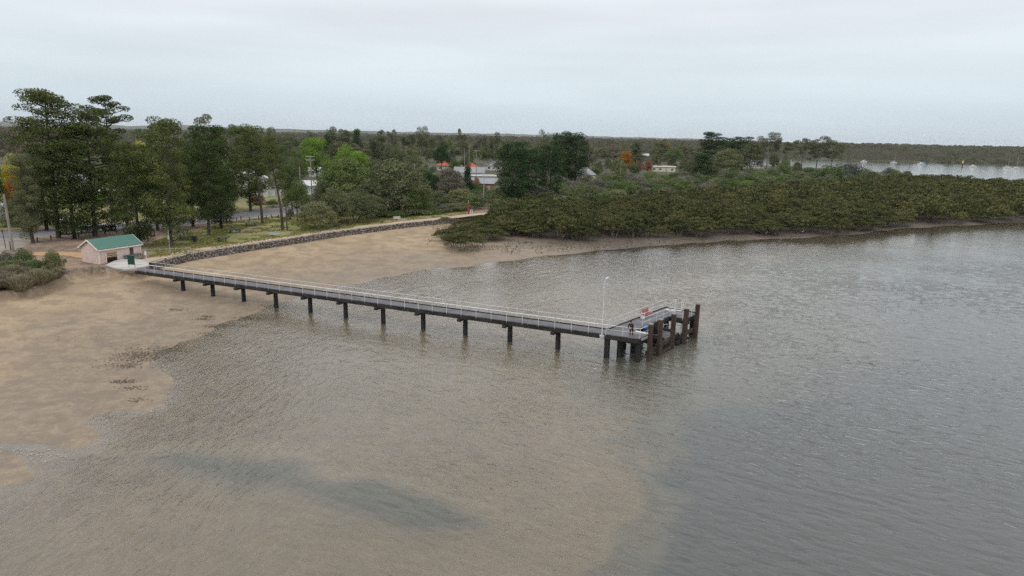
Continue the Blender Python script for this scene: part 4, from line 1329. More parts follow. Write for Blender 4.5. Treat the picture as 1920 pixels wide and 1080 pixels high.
def ptree(key, px, ybase, ytop, hwpx, leaf, label, group=None, vi=None, rz=None, trunkmat=None, dx=0, **kw):
    """stand a tree on the ground seen at (px, ybase) in the photo, as tall as its top seen at ytop"""
    b = at(px, ybase, 2.05)
    g_ = gz(b[0], b[1])
    b = at(px, ybase, g_)
    dep = (b-CP)@fwd
    topz = aty(px, ytop, b[1])[2]
    return tree(key, (b[0], b[1], g_-0.1), topz-g_, hwpx*dep/FOC, leaf, label, group, vi, rz, trunkmat, **kw)

# park and roadside pines, one by one
ptree('umbrella', 110, 446, 164, 60, 'pine', 'tallest pine with a layered umbrella top, leftmost on the skyline behind the shed', vi=0, rz=0.4)
ptree('densepine', 140, 448, 268, 52, 'pine', 'lower bushy pine with a thick trunk just right of the tallest umbrella pine', vi=0)
ptree('pine', 179, 443, 198, 60, 'pine', 'tall dense dark pine whose straight trunk stands directly behind the shed roof', vi=1)
ptree('openpine', 212, 424, 177, 40, 'pine', 'pine with an open see-through flat top rising behind the dense dark pine', vi=0)
ptree('pine', 62, 456, 285, 26, 'olive', 'thin grey-stemmed pine nearest the leaning pole at the left edge', vi=3)
ptree('densepine', 262, 462, 284, 44, 'pine', 'short wide pine whose low branches touch the right end of the shed roof', vi=2)
ptree('pine', 322, 462, 216, 48, 'pine', 'pine with a tiered crown and dark trunk beside the leftmost picnic table', vi=3)
ptree('pine', 296, 432, 240, 44, 'pine', 'dark pine by the road between the shed and the picnic lawn', vi=4)
ptree('pine', 392, 441, 258, 44, 'greenpine', 'deep green pine with branches sweeping low over the middle of the picnic lawn', vi=0)
ptree('densepine', 400, 408, 232, 44, 'greenpine', 'broad deep green pine across the road behind the picnic lawn', vi=2)
ptree('pine', 362, 425, 262, 34, 'pine', 'slim pine with a bare pale lower stem behind the leftmost picnic table', vi=1)
ptree('leanpine', 492, 419, 238, 34, 'pine', 'leaning pine with a bare trunk between the road bollards and the far picnic table', vi=0, rz=0.3)
ptree('pine', 470, 396, 231, 40, 'pine', 'tall pine across the road in front of the white two-storey house', vi=3)
ptree('leanpine', 530, 431, 252, 28, 'pine', 'bare-stemmed pine standing beside the tall timber pole on the lawn', vi=1, rz=0.1)
ptree('densepine', 415, 428, 322, 34, 'greenpine', 'small bushy dark pine behind the middle picnic table', vi=4)
ptree('pine', 240, 430, 262, 46, 'pine', 'dark pine beside the parked flatbed truck', vi=0)
ptree('densepine', 88, 432, 292, 40, 'greenpine', 'shorter dark pine behind the truck cab at the far left', vi=2)
ptree('round', 558, 414, 330, 26, 'mid', 'small dark leafed tree on the lawn edge right of the tall timber pole', vi=1)
# behind the road on the left
ptree('round', -14, 428, 300, 28, 'darkpine', 'very dark rounded tree at the left edge of the picture', vi=0)
ptree('gum', 16, 398, 219, 48, 'greygum', 'grey leafed gum at the far left skyline', vi=0)
ptree('gum', -60, 398, 215, 60, 'greygum', 'broad grey gum cut off by the left edge', vi=3)
ptree('gum', 60, 388, 240, 40, 'greygum', 'grey gum standing behind the tallest umbrella pine', vi=1)
ptree('round', 36, 410, 286, 27, 'yellow', 'yellow-green tree at the left above the leaning pole', vi=1)
ptree('round', 31, 419, 314, 14, 'orange', 'small orange autumn tree at the left edge under the yellow-green tree', vi=2)
ptree('round', 64, 418, 330, 18, 'yellow', 'yellowish small tree behind the thin grey-stemmed pine', vi=0)
ptree('bushy', 46, 432, 364, 34, 'olive', 'low olive spreading tree behind the leaning pole', vi=0)
ptree('gum', 407, 382, 212, 40, 'gum', 'gum with a wide domed open top rising above the middle pines', vi=1)
ptree('gum', 500, 350, 236, 22, 'gum', 'gum with one small tuft of leaves above the skyline', vi=2)
ptree('gum', 455, 370, 232, 36, 'greygum', 'pale grey gum behind the tall pine near the white two-storey house', vi=3)
ptree('gum', 345, 385, 268, 40, 'greygum', 'grey gum glimpsed between the pines behind the picnic lawn', vi=0)
ptree('round', 348, 400, 335, 22, 'yellow', 'yellow-green bush tree by the grey roofed house behind the pines', vi=0)
ptree('round', 272, 398, 262, 34, 'yellow', 'yellow-green tree showing between the two tall pines', vi=1)
ptree('round', 258, 402, 266, 5, 'orange', 'tiny orange leafed tree between the dense dark pine and the tiered pine', vi=1)
ptree('round', 192, 405, 350, 20, 'bright', 'bright green bush tree behind the flatbed truck', vi=2)
ptree('shrub', 482, 384, 366, 17, 'redflower', 'red flowering shrub at the roadside below the white house', vi=0)
ptree('shrub', 512, 388, 372, 14, 'mid', 'clipped green roadside shrub right of the red flowering shrub', vi=1)
ptree('shrub', 545, 411, 388, 8, 'twig', 'small grey twiggy shrub on a stem near the tall timber pole', vi=2)
ptree('shrub', 10, 425, 408, 22, 'bright', 'bright green hedge shrub across the road at the left edge', vi=3)
ptree('shrub', 42, 425, 411, 16, 'mid', 'round mid green shrub across the road beside the bright hedge', vi=4)
ptree('round', 548, 394, 306, 24, 'mid', 'dark green tree across the road left of the low white roofed house', vi=0)
ptree('bushy', 612, 400, 336, 24, 'olive', 'olive bushy tree in front of the power pole with double crossarms', vi=2)
ptree('gum', 522, 378, 286, 26, 'gum', 'brown-green gum behind the leaning pine near the grey roofed wing', vi=0)
ptree('bushy', 424, 394, 312, 26, 'olive', 'olive tree across the road left of the white two-storey house', vi=1)
# trees of the middle distance
ptree('round', 595, 350, 255, 30, 'bright', 'large bright green rounded tree, left of the two bright green ones', vi=0)
ptree('round', 660, 345, 269, 33, 'bright', 'bright lime green rounded tree, right of the two bright green ones', vi=1)
ptree('round', 560, 352, 275, 18, 'mid', 'mid green tree left of the large bright green tree', vi=2)
ptree('bushy', 650, 396, 294, 54, 'mid', 'wide flat-topped tree with bare limbs below the lime green tree', vi=0)
ptree('bushy', 742, 400, 296, 66, 'olive', 'largest spreading olive tree behind the far end of the lawn', vi=1)
ptree('bushy', 700, 404, 340, 44, 'gum', 'brownish olive spreading tree in front of the largest one', vi=2)
ptree('bushy', 770, 402, 345, 36, 'mid', 'darker low spreading tree beside the largest spreading tree', vi=0)
ptree('bushy', 594, 429, 376, 38, 'olive', 'grey-green lawn tree with twin stems nearest the timber pole', vi=1, trunkmat='pale_trunk')
ptree('bushy', 628, 421, 350, 36, 'olive', 'taller grey-green lawn tree behind the twin-stemmed one', vi=2)
ptree('bushy', 668, 416, 358, 42, 'olive', 'broad grey-green lawn tree above the rightmost picnic table', vi=0)
ptree('bushy', 700, 409, 362, 26, 'olive', 'grey-green lawn tree with a pale leaning trunk nearest the white bench', vi=1, trunkmat='pale_trunk')
ptree('bare', 652, 385, 318, 20, 'twig', 'pale leafless tree caught among the spreading trees', vi=0)
ptree('round', 672, 395, 334, 14, 'yellow', 'small tree with yellow tips in front of the leafless tree', vi=2)
ptree('gum', 640, 318, 236, 22, 'gum', 'pointed brown-green gum on the skyline above the lime green tree', vi=0)
ptree('round', 671, 300, 240, 10, 'darkpine', 'small dark ball-topped tree on the skyline', vi=0)
ptree('round', 617, 305, 241, 9, 'darkpine', 'dark narrow tree left of the pointed skyline gum', vi=1)
ptree('round', 584, 310, 243, 15, 'gum', 'rounded gum on the skyline above the large bright green tree', vi=2)
ptree('gum', 706, 322, 242, 20, 'gum', 'brown-green gum with a wide top right of the small ball-topped tree', vi=1)
ptree('gum', 735, 312, 241, 10, 'greygum', 'pale feathery gum on the skyline', vi=3)
ptree('cypress', 702, 330, 262, 19, 'gum', 'dark dense tree below the wide topped gum', vi=0)
ptree('gum', 791, 322, 235, 19, 'gum', 'tall gum with a flat dark cap standing highest in the middle of the skyline', vi=2)
ptree('gum', 766, 316, 250, 13, 'gum', 'gum just left of the tall flat-capped gum', vi=0)
ptree('gum', 816, 318, 252, 14, 'gum', 'gum just right of the tall flat-capped gum', vi=3)
ptree('round', 828, 322, 264, 15, 'darkpine', 'dark rounded tree above the first red roof', vi=1)
ptree('gum', 868, 318, 240, 12, 'gum', 'slender two-tiered gum on the skyline above the red roofs', vi=1)
ptree('gum', 902, 320, 251, 13, 'greygum', 'open grey gum above the white gabled house', vi=0)
ptree('gum', 927, 312, 246, 12, 'gum', 'small gum with two separate tufts on the skyline', vi=2)
ptree('cypress', 877, 378, 309, 13, 'darkpine', 'dark narrow conifer in front of the red roofed houses', vi=0)
ptree('round', 853, 330, 294, 12, 'mid', 'round green tree between the two red roofs', vi=1)
ptree('bushy', 843, 380, 313, 34, 'greygum', 'dry grey-brown spreading tree left of the narrow conifer', vi=1)
ptree('round', 806, 380, 306, 20, 'darkpine', 'dark green tree left of the dry grey-brown tree', vi=2)
ptree('round', 797, 372, 326, 9, 'rust', 'small rust coloured tree by the white pole', vi=0)
ptree('shrub', 893, 362, 330, 10, 'redflower', 'reddish shrub right of the narrow dark conifer', vi=2)
ptree('densepine', 960, 388, 262, 34, 'darkpine', 'broad near-black pine right of the white gabled house', vi=1)
ptree('densepine', 990, 380, 276, 26, 'darkpine', 'near-black pine filling the gap between its two taller neighbours', vi=4)
ptree('densepine', 1031, 380, 270, 27, 'darkpine', 'near-black pine left of the grey hip roof', vi=2)
ptree('round', 1019, 348, 241, 22, 'gum', 'green-brown tree at the left end of the tall dark clump on the skyline', vi=2)
ptree('densepine', 1050, 345, 244, 26, 'darkpine', 'dark pine in the middle of the tall skyline clump', vi=0)
ptree('densepine', 1078, 345, 246, 24, 'darkpine', 'dark pine at the right end of the tall skyline clump', vi=3)
ptree('gum', 1106, 328, 262, 20, 'greygum', 'pale grey gum right of the tall dark skyline clump', vi=1)
ptree('round', 1096, 326, 286, 22, 'olive', 'low olive tree right behind the grey hip roof', vi=0)
ptree('round', 1055, 332, 300, 13, 'yellow', 'light yellow-green tree left of the grey hip roof', vi=1)
ptree('round', 1151, 308, 258, 14, 'greygum', 'greyish round tree on the skyline left of the orange tree', vi=2)
ptree('cypress', 1191, 315, 265, 15, 'gum', 'pointed brown-green tree behind the orange tree', vi=1)
ptree('round', 1172, 322, 283, 14, 'orange', 'brightest orange autumn tree in the middle of the town', vi=0)
ptree('round', 1158, 326, 296, 20, 'mid', 'yellowish green tree below the brightest orange tree', vi=1)
ptree('round', 1196, 326, 301, 8, 'rust', 'small purple-brown tree right of the brightest orange tree', vi=2)
ptree('round', 1214, 326, 301, 10, 'rust', 'purple-brown round tree left of the cream flat-roofed house', vi=0)
ptree('round', 1250, 296, 262, 6, 'orange', 'small orange tree high on the town skyline', vi=1)
ptree('round', 1282, 299, 271, 5, 'orange', 'tiny orange-red tree right of the other skyline one', vi=2)
ptree('round', 1236, 303, 264, 20, 'olive', 'olive tree under the skyline orange tree', vi=0)
ptree('round', 1262, 308, 272, 20, 'mid', 'fresh green tree above the cream flat-roofed house', vi=1)
ptree('umbrella', 1327, 322, 246, 23, 'darkpine', 'dark pine with a domed head standing highest left of the channel', vi=0)
ptree('densepine', 1358, 318, 256, 24, 'darkpine', 'dark flat-topped pine right of the domed one', vi=1)
ptree('densepine', 1390, 318, 255, 27, 'darkpine', 'dark wide pine left of the tallest channel-side gum', vi=2)
ptree('cypress', 1318, 338, 286, 26, 'darkpine', 'near-black bushy conifer at the edge of the green scrub', vi=0)
ptree('bushy', 1360, 330, 277, 33, 'olive', 'olive spreading tree right of the near-black bushy conifer', vi=2)
ptree('bushy', 1408, 320, 262, 26, 'gum', 'brownish broad tree beside the grey roof near the channel', vi=0)
ptree('gum', 1437, 316, 246, 24, 'gum', 'tallest channel-side gum with a small flat tuft on top', vi=2, trunkmat='pale_trunk')
ptree('gum', 1466, 316, 262, 18, 'gum', 'gum right beside the tallest channel-side gum', vi=0)
ptree('gum', 1502, 321, 258, 24, 'gum', 'dense dark gum left of the last gum before the channel', vi=3)
ptree('gum', 1530, 321, 260, 24, 'gum', 'middle gum of the clump on the channel bank', vi=1)
ptree('gum', 1557, 322, 254, 26, 'gum', 'last gum before the open channel with a wide flat top', vi=2)
ptree('shrub', 1590, 335, 304, 32, 'greyscrub', 'pale rounded scrub at the channel edge right of the last gum', vi=0)
ptree('shrub', 1555, 338, 308, 34, 'scrub', 'green rounded scrub under the last gum before the channel', vi=1)

# ------------------------------------------------------------------ houses
CAMP = {}
def wallmat(name, c, c2=None):
    if name not in CAMP: CAMP[name] = worn(name, c, c2 or tuple(v*.82 for v in c), 0.6, 0.8, 0.2)
    return CAMP[name]
W_ = wallmat('white_wall', (0.60, 0.60, 0.59)); C_ = wallmat('cream_wall', (0.60, 0.55, 0.45)); G_ = wallmat('grey_wall', (0.34, 0.34, 0.34)); B_ = wallmat('brick_wall', (0.26, 0.14, 0.10))
RW = wallmat('white_roof', (0.50, 0.50, 0.50)); RG = wallmat('grey_roof', (0.27, 0.28, 0.30)); RR = wallmat('red_roof', (0.44, 0.115, 0.072)); RL = wallmat('light_grey_roof', (0.26, 0.27, 0.28)); RT = wallmat('pale_green_roof', (0.36, 0.47, 0.40)); RC = wallmat('cream_roof', (0.58, 0.55, 0.47))
HBOX = []
def house(x0, x1, yeave, yridge, wallm, roofm, label, storeys=1, kind='gable', heading=0.0, depth_=8.0, ridge_along=True):
    xm = (x0+x1)/2
    eave = 2.9*storeys
    h_ = hor(xm)
    dist = (CAM_H-2.05-eave)*FOC/(yeave-h_)
    dirv = ray(xm, yeave)
    p_ = CP+dirv*(dist/(dirv@fwd))
    wid = (x1-x0)*dist/FOC
    rise = max(0.35, (yeave-yridge)*dist/FOC)
    rise = min(rise, 3.4)
    az_ = math.atan2(p_[0], p_[1])
    rz = -az_+heading
    hs = thing('house', (p_[0], p_[1], gz(p_[0], p_[1])-0.05), label, 'house', None, rz)
    w2, d2 = wid/2, depth_
    MB().box((0, d2/2, eave/2), (wid, d2, eave)).build('wall', wallm, hs)
    ov = 0.45
    mb = MB()
    X, Y0, Y1 = w2+ov, -ov, d2+ov
    e = eave+0.02
    if kind == 'flat':
        mb.box((0, d2/2, e+0.18), (2*X, d2+2*ov, 0.3))
        mb.box((X*.3, d2/2, e+0.45), (X*.8, d2*.8, 0.25))
    elif kind == 'hip':
        r_ = max(0.0, w2-d2/2)
        top = [(-r_, d2/2, e+rise), (r_, d2/2, e+rise)]
        vs = [(-X, Y0, e), (X, Y0, e), (X, Y1, e), (-X, Y1, e)]+top
        mb.add(vs, [(0,1,5,4),(1,2,5),(2,3,4,5),(3,0,4),(3,2,1,0)])
    elif ridge_along:
        vs = [(-X, Y0, e), (X, Y0, e), (X, Y1, e), (-X, Y1, e), (-X, d2/2, e+rise), (X, d2/2, e+rise)]
        mb.add(vs, [(0,1,5,4),(2,3,4,5),(0,4,3),(1,2,5),(3,2,1,0)])
    else:
        vs = [(-X, Y0, e), (X, Y0, e), (X, Y1, e), (-X, Y1, e), (0, Y0, e+rise), (0, Y1, e+rise)]
        mb.add(vs, [(0,4,5,3),(1,2,5,4),(3,2,1,0)])
        mb.add([(-w2, 0.02, e), (w2, 0.02, e), (0, 0.02, e+rise*.9)], [(0, 1, 2)], 1)
    rf = mb.build('roof', [roofm, wallm], hs)
    if kind in ('gable', 'hip') and random.random() < .5:
        MB().box((w2*.4, d2*.6, e+rise*.9), (0.6, 0.6, 0.9)).build('chimney', B_, rf)
    nw = max(2, int(wid/3.4))
    for s in range(storeys):
        for i in range(nw):
            xx = -w2+(i+.5)*wid/nw
            if s == 0 and i == nw//2:
                MB().box((xx, -0.03, 1.05), (0.95, 0.07, 2.1)).build('door', G_, hs)
                continue
            fr_ = MB().box((xx, -0.03, s*2.9+1.55), (1.5, 0.06, 1.3)).build('window', W_, hs)
            MB().box((xx-.35, -0.065, s*2.9+1.55), (.62, 0.02, 1.12)).box((xx+.35, -0.065, s*2.9+1.55), (.62, 0.02, 1.12)).build('pane', MAT['glass'], fr_)
    HBOX.append((x0-2, x1+2, yridge-2, yeave+8, dist))
    return hs
house(440, 499, 333, 318, W_, RW, 'white two-storey gabled house seen between the pines', 2, ridge_along=False, depth_=10)
house(488, 527, 349, 340, W_, RG, 'grey roofed wing right of the white two-storey house', 1, depth_=9)
house(556, 600, 346, 337, W_, RW, 'low house with a bright white roof behind the white pole', 1, 'gable', heading=.25)
house(580, 602, 318, 312, W_, RW, 'white roofed house below the power pole with crossarms', 1)
house(333, 376, 354, 344, W_, RG, 'grey roofed white house glimpsed behind the slim pine', 1)
house(128, 165, 336, 322, W_, RL, 'white two-storey house glimpsed behind the left pines', 2)
house(72, 102, 350, 342, W_, RT, 'house with a pale green roof glimpsed behind the left pines', 1)
house(190, 226, 357, 350, C_, RW, 'cream house behind the parked flatbed truck', 1)
house(-24, 6, 384, 376, W_, RW, 'small white roofed building cut by the left edge', 1)
house(820, 843, 309, 299, C_, RR, 'orange-red roofed house, left one of the pair', 1, 'hip')
house(871, 897, 312, 302, C_, RR, 'orange-red roofed house, right one of the pair', 1, 'hip', heading=0.3)
house(853, 908, 322, 312, W_, RL, 'long white house in front of the orange-red roofs', 1, depth_=7)
house(880, 934, 329, 325, W_, RW, 'flat white carport roof left of the near-black pines', 1, 'flat', depth_=6)
house(909, 941, 309, 302, W_, RL, 'white gabled house with verandah posts', 1, ridge_along=False)
house(887, 926, 342, 333, B_, RL, 'silver roofed brick house nearest the narrow dark conifer', 1, 'gable')
house(1078, 1116, 326, 310, C_, RL, 'grey hip roofed house right of the near-black pines', 1, 'hip')
house(1222, 1266, 312, 306, C_, RC, 'cream house with low flat roofs', 1, 'flat', depth_=9)
house(1196, 1216, 294, 287, W_, RW, 'white house half hidden behind the purple-brown trees', 1)
house(1122, 1141, 283, 278, W_, RW, 'small far white roofed building left of the town skyline', 1, 'flat')
house(1393, 1432, 307, 299, C_, RG, 'grey roofed house beside the tall gums near the channel', 1)
house(1371, 1378, 303, 296, W_, RW, 'tiny white shed left of the grey roofed house near the channel', 1)
house(1418, 1433, 300, 294, W_, RW, 'white boat shed behind the tallest channel-side gum', 1)

# ------------------------------------------------------------------ filler trees between the houses (each its own object)
fillkinds = [('gum', 'gum', 'brown-green gum among the unbroken trees of the town'), ('gum', 'greygum', 'grey-leafed gum among the unbroken trees of the town'),
             ('bushy', 'olive', 'rounded olive tree among the unbroken trees of the town'), ('bushy', 'gum', 'wide brownish tree among the unbroken trees of the town'),
             ('round', 'mid', 'mid green rounded tree among the unbroken trees of the town'), ('cypress', 'gum', 'bushy upright tree among the unbroken trees of the town')]
fw = [.24, .12, .22, .12, .20, .10]
cnt = 0
tries = 0
placed = []
while cnt < 296 and tries < 9000:
    tries += 1
    Y_ = 205*math.exp(random.random()*1.2)
    px = random.uniform(-120, 480) if random.random() < .16 else random.uniform(480, 1500)
    X_ = aty(px, 300, Y_)[0]
    dC_ = float(sdist(CHAN, np.array([X_]), np.array([Y_]))[0])
    dM_ = float(sdist(MANG, np.array([X_]), np.array([Y_]))[0])
    if dC_ < 8: continue
    if px > 900 and Y_ < 300+(px-900)*0.10: continue
    if 600 < px <= 900 and Y_ < 225: continue
    if any((X_-a)**2+(Y_-b)**2 < 30 for a, b in placed): continue
    g_ = gz(X_, Y_)
    hmax = 20.5 if px < 1200 else 16
    hh = random.uniform(6, min(hmax, 9+Y_*0.016))
    if px > 1150: hh = min(hh, 10.5)
    hwid = hh*random.uniform(.30, .45)
    sx0, sy0 = proj((X_, Y_, g_+hh))
    hp = hwid*FOC/Y_
    if any(dist > Y_-6 and sx0+hp > a and sx0-hp < b and sy0 < d_ for a, b, c, d_, dist in HBOX): continue
    if abs(X_-np.interp(Y_, road[:, 1], road[:, 0])) < 7 and Y_ < 260: continue
    kd, lf, lb = fillkinds[np.random.default_rng(tries).choice(6, p=fw)]
    tree(kd, (X_, Y_, g_-0.1), hh, hwid, lf, lb, 'trees growing between the town houses', far=Y_ > 420)
    placed.append((X_, Y_))
    cnt += 1
print('fill trees', cnt)

# ------------------------------------------------------------------ coastal scrub between the mangroves and the town
cnt = 0
tries = 0
scrubl = [('scrub', 'rounded green shrub in the scrub belt behind the mangroves'), ('greyscrub', 'rounded grey shrub in the scrub belt behind the mangroves'), ('mid', 'fresh green shrub in the scrub belt behind the mangroves'), ('olive', 'olive green shrub in the scrub belt behind the mangroves')]
placed = []
while cnt < 240 and tries < 9000:
    tries += 1
    px = random.uniform(770, 1700)
    py = random.uniform(332, 404)
    lo = np.interp(px, [770, 900, 1000, 1100, 1200, 1300, 1400, 1500, 1700], [372, 372, 366, 345, 338, 334, 334, 330, 328])
    hi = np.interp(px, [770, 860, 930, 1000, 1100, 1200, 1300, 1400, 1500, 1620, 1700], [400, 397, 398, 392, 388, 380, 370, 362, 357, 344, 338])
    if not lo < py < hi: continue
    b = at(px, py, 1.5)
    if any((b[0]-c)**2+(b[1]-d_)**2 < 5.0**2 for c, d_ in placed): continue
    if float(sdist(CHAN, b[:1], b[1:2])[0]) < 4: continue
    k = np.random.default_rng(tries).choice(4, p=[.38, .22, .2, .2])
    hw_ = random.uniform(2.8, 5.2)
    tree('shrub', (b[0], b[1], gz(b[0], b[1])-0.2), hw_*random.uniform(.85, 1.25), hw_, scrubl[k][0], scrubl[k][1], 'shrubs of the scrub belt', far=True)
    placed.append((b[0], b[1]))
    cnt += 1
for px, py, yt, lb in [(1012,372,350,'grey leafless tree in the scrub just right of the near-black pines'), (1085,360,340,'leafless tree in the scrub below the grey hip roofed house'), (1232,356,332,'pale leafless tree in the scrub below the cream flat-roofed house'), (1392,344,322,'thin leafless tree in the scrub below the grey roofed house near the channel'), (905,388,362,'leafless tree in the scrub behind the white bollards')]:
    ptree('bare', px, py, yt, 11, 'twig', lb)
print('scrub', cnt)

# ------------------------------------------------------------------ mangroves
mtpl = [make_template('mangrove', 300+k, 3000, .12) for k in range(6)]
mlow = [make_template('mangrove', 320+k, 700, .22) for k in range(6)]
mmesh = [(t[0].mesh('mangrove_trunk', MAT['pale_trunk'], True), fastmesh('mangrove_crown', t[1], t[2], LEAF['mangrove'])) for t in mtpl]
mid_ = [fastmesh('mangrove_crown_mid', *make_template('mangrove', 340+k, 1800, .15)[1:3], LEAF['mangrove']) for k in range(6)]
pts = []
bx0, by0 = MANG.min(0); bx1, by1 = MANG.max(0)
gs = 4.3
gx, gy = np.meshgrid(np.arange(bx0, bx1, gs), np.arange(by0, by1, gs))
gx = gx+rng.uniform(-1.4, 1.4, gx.shape); gy = gy+rng.uniform(-1.4, 1.4, gy.shape)
gx, gy = gx.ravel(), gy.ravel()
sdm = sdist(MANG, gx, gy)
keep = sdm < -1.4+(vnoise(gx, gy, 9, 77)-.5)*3.0
gx, gy, sdm = gx[keep], gy[keep], sdm[keep]
ax_, ay_ = np.array([proj((a, b, 3.)) for a, b in zip(gx, gy)]).T
inv = (ax_ > -200) & (ax_ < 2150)
gx, gy, sdm = gx[inv], gy[inv], sdm[inv]
order = np.argsort(np.hypot(gx, gy))
gx, gy, sdm = gx[order], gy[order], sdm[order]
print('mangroves', len(gx))
hand = [(868,470,435,28),(842,452,430,24),(858,446,420,24),(880,446,416,22),(905,436,408,24),(826,444,428,10),(930,450,428,20),(836,418,407,12),(893,424,404,20),(915,420,402,16),(872,428,410,20),(945,441,413,24),(930,431,404,22),(892,463,437,18),(850,463,438,18),(906,452,426,20),(922,447,420,20)]
labs = ['rounded mangrove standing alone farthest out on the mudflat', 'low wide mangrove left of the lone outer one', 'olive mangrove behind the lone outer one, nearer the sea wall', 'upright mangrove in the small outlying clump',
        'mangrove at the inner edge of the outlying clump', 'tiny sparse mangrove at the tip of the outlying clump', 'round mangrove between the outlying clump and the main belt', 'small dark mangrove against the end of the sea wall',
        'mangrove below the red marker post', 'mangrove where the path disappears behind the belt', 'bushy mangrove between the outer clump and the marker post', 'broad mangrove joining the small clump to the main belt', 'tall mangrove just left of the start of the main belt', 'mangrove on the right flank of the lone outer one', 'small mangrove tucked between the low wide one and the lone outer one', 'mangrove in the middle of the gap before the main belt', 'mangrove close to the left end of the main belt']
for (hx, yb, yt, hw_), lb in zip(hand, labs):
    b = at(hx, yb, 0.3)
    g_ = gz(b[0], b[1]); b = at(hx, yb, g_)
    dep = (b-CP)@fwd
    top_ = aty(hx, yt, b[1])[2]
    k = random.randrange(6)
    t = thing('mangrove', (b[0], b[1], g_), lb, 'mangrove', 'mangroves of the shore', random.random()*6)
    c = link('crown', mmesh[k][1], t); tk = link('trunk', mmesh[k][0], t)
    s_ = 1.25*hw_*dep/FOC/mtpl[k][4]
    c.scale = (s_, s_, (top_-g_)/mtpl[k][3]); tk.scale = (s_, s_, (top_-g_)/mtpl[k][3])
NIND = 285
LV, LF, TI, nb_ = [], [], [], 0
for i, (a, b) in enumerate(zip(gx, gy)):
    k = int(rng.integers(6))
    hs_ = 0.72+0.45*float(vnoise(np.array([a]), np.array([b]), 14, 5)[0])+rng.uniform(-.28, .38)
    ws = rng.uniform(.72, 1.55)
    hs_ *= .8+.25*ws
    if sdm[i] > -3.5: hs_ *= 0.8; ws *= .95
    th = rng.random()*6.283
    if i < NIND:
        front = sdm[i] > -5
        if front:
            t = thing('mangrove', (a, b, gz(a, b)), 'front row mangrove with thin pale stems along the muddy edge of the main belt', 'mangrove', 'mangroves of the shore', th)
            c = link('crown', mmesh[k][1], t); tk = link('trunk', mmesh[k][0], t)
            c.scale = tk.scale = (ws, ws, hs_)
        else:
            c = link('mangrove', mid_[k])
            c.location = (a, b, gz(a, b)); c.rotation_euler = (0, 0, th); c.scale = (ws, ws, hs_)
            tag(c, 'olive green mangrove within the main belt, behind its front row', 'mangrove', 'mangroves of the shore')
    else:
        V, F = mlow[k][1], mlow[k][2]
        if np.hypot(a, b) > 260:
            V, F = V.reshape(-1, 4, 3)[::2].reshape(-1, 3), F[:len(F)//2]
            cc_ = V.reshape(-1, 4, 3).mean(1, keepdims=True)
            V = ((V.reshape(-1, 4, 3)-cc_)*1.35+cc_).reshape(-1, 3)
        co, si = math.cos(th), math.sin(th)
        LV.append(np.stack([(V[:, 0]*co-V[:, 1]*si)*ws+a, (V[:, 0]*si+V[:, 1]*co)*ws+b, V[:, 2]*hs_+0.3], 1).astype(np.float32))
        LF.append(np.arange(len(V)).reshape(-1, 4)+nb_)
        TI.append(np.full(len(V), rng.uniform(-.28, .28)))
        nb_ += len(V)
o_ = link('mangrove_thicket', fastmesh('mangrove_thicket', np.concatenate(LV), np.concatenate(LF), LEAF['mangrove'], attrs=dict(tint=np.concatenate(TI))))
tag(o_, 'dense olive green mangrove canopy reaching back to the channel', 'mangrove thicket', kind='stuff')
del LV, LF
# pneumatophores and seedlings on the mud
SEED = P([(800,462),(830,440),(850,470),(940,478),(1060,472),(1180,464),(1300,460),(1500,452),(1500,440),(1200,450),(1000,453),(900,444),(850,425),(812,425)], 0.15)
mn, mxx = SEED.min(0), SEED.max(0)
cx_ = rng.uniform(mn[0], mxx[0], 13000); cy_ = rng.uniform(mn[1], mxx[1], 13000)
kk = (sdist(SEED, cx_, cy_) < 0) & (vnoise(cx_, cy_, 3, 31) > .35)
cx_, cy_ = cx_[kk], cy_[kk]
zt_ = terrain(cx_, cy_)
h_ = rng.uniform(.06, .16, len(cx_))*np.where(rng.random(len(cx_)) < .02, 3.5, 1)
w_ = np.minimum(h_*rng.uniform(.3, .7, len(cx_)), .09)
th = rng.random(len(cx_))*6.28
V = []
for s in (0, 1.57):
    dx, dy = np.cos(th+s)*w_, np.sin(th+s)*w_
    V.append(np.stack([np.stack([cx_-dx, cy_-dy, zt_], 1), np.stack([cx_+dx, cy_+dy, zt_], 1), np.stack([cx_+dx*.7, cy_+dy*.7, zt_+h_], 1), np.stack([cx_-dx*.7, cy_-dy*.7, zt_+h_*.9], 1)], 1).reshape(-1, 3))
V = np.concatenate(V)
MAT['mudspike'] = worn('mangrove_roots', (0.08, 0.068, 0.05), (0.14, 0.12, 0.085), 1.0, 0.9, 0.1)
tag(link('mangrove_roots', fastmesh('mangrove_roots', V, np.arange(len(V)).reshape(-1, 4), MAT['mudspike'])), 'short dark breathing roots and seedlings dotting the mud before the mangroves', 'mangrove roots', kind='stuff')
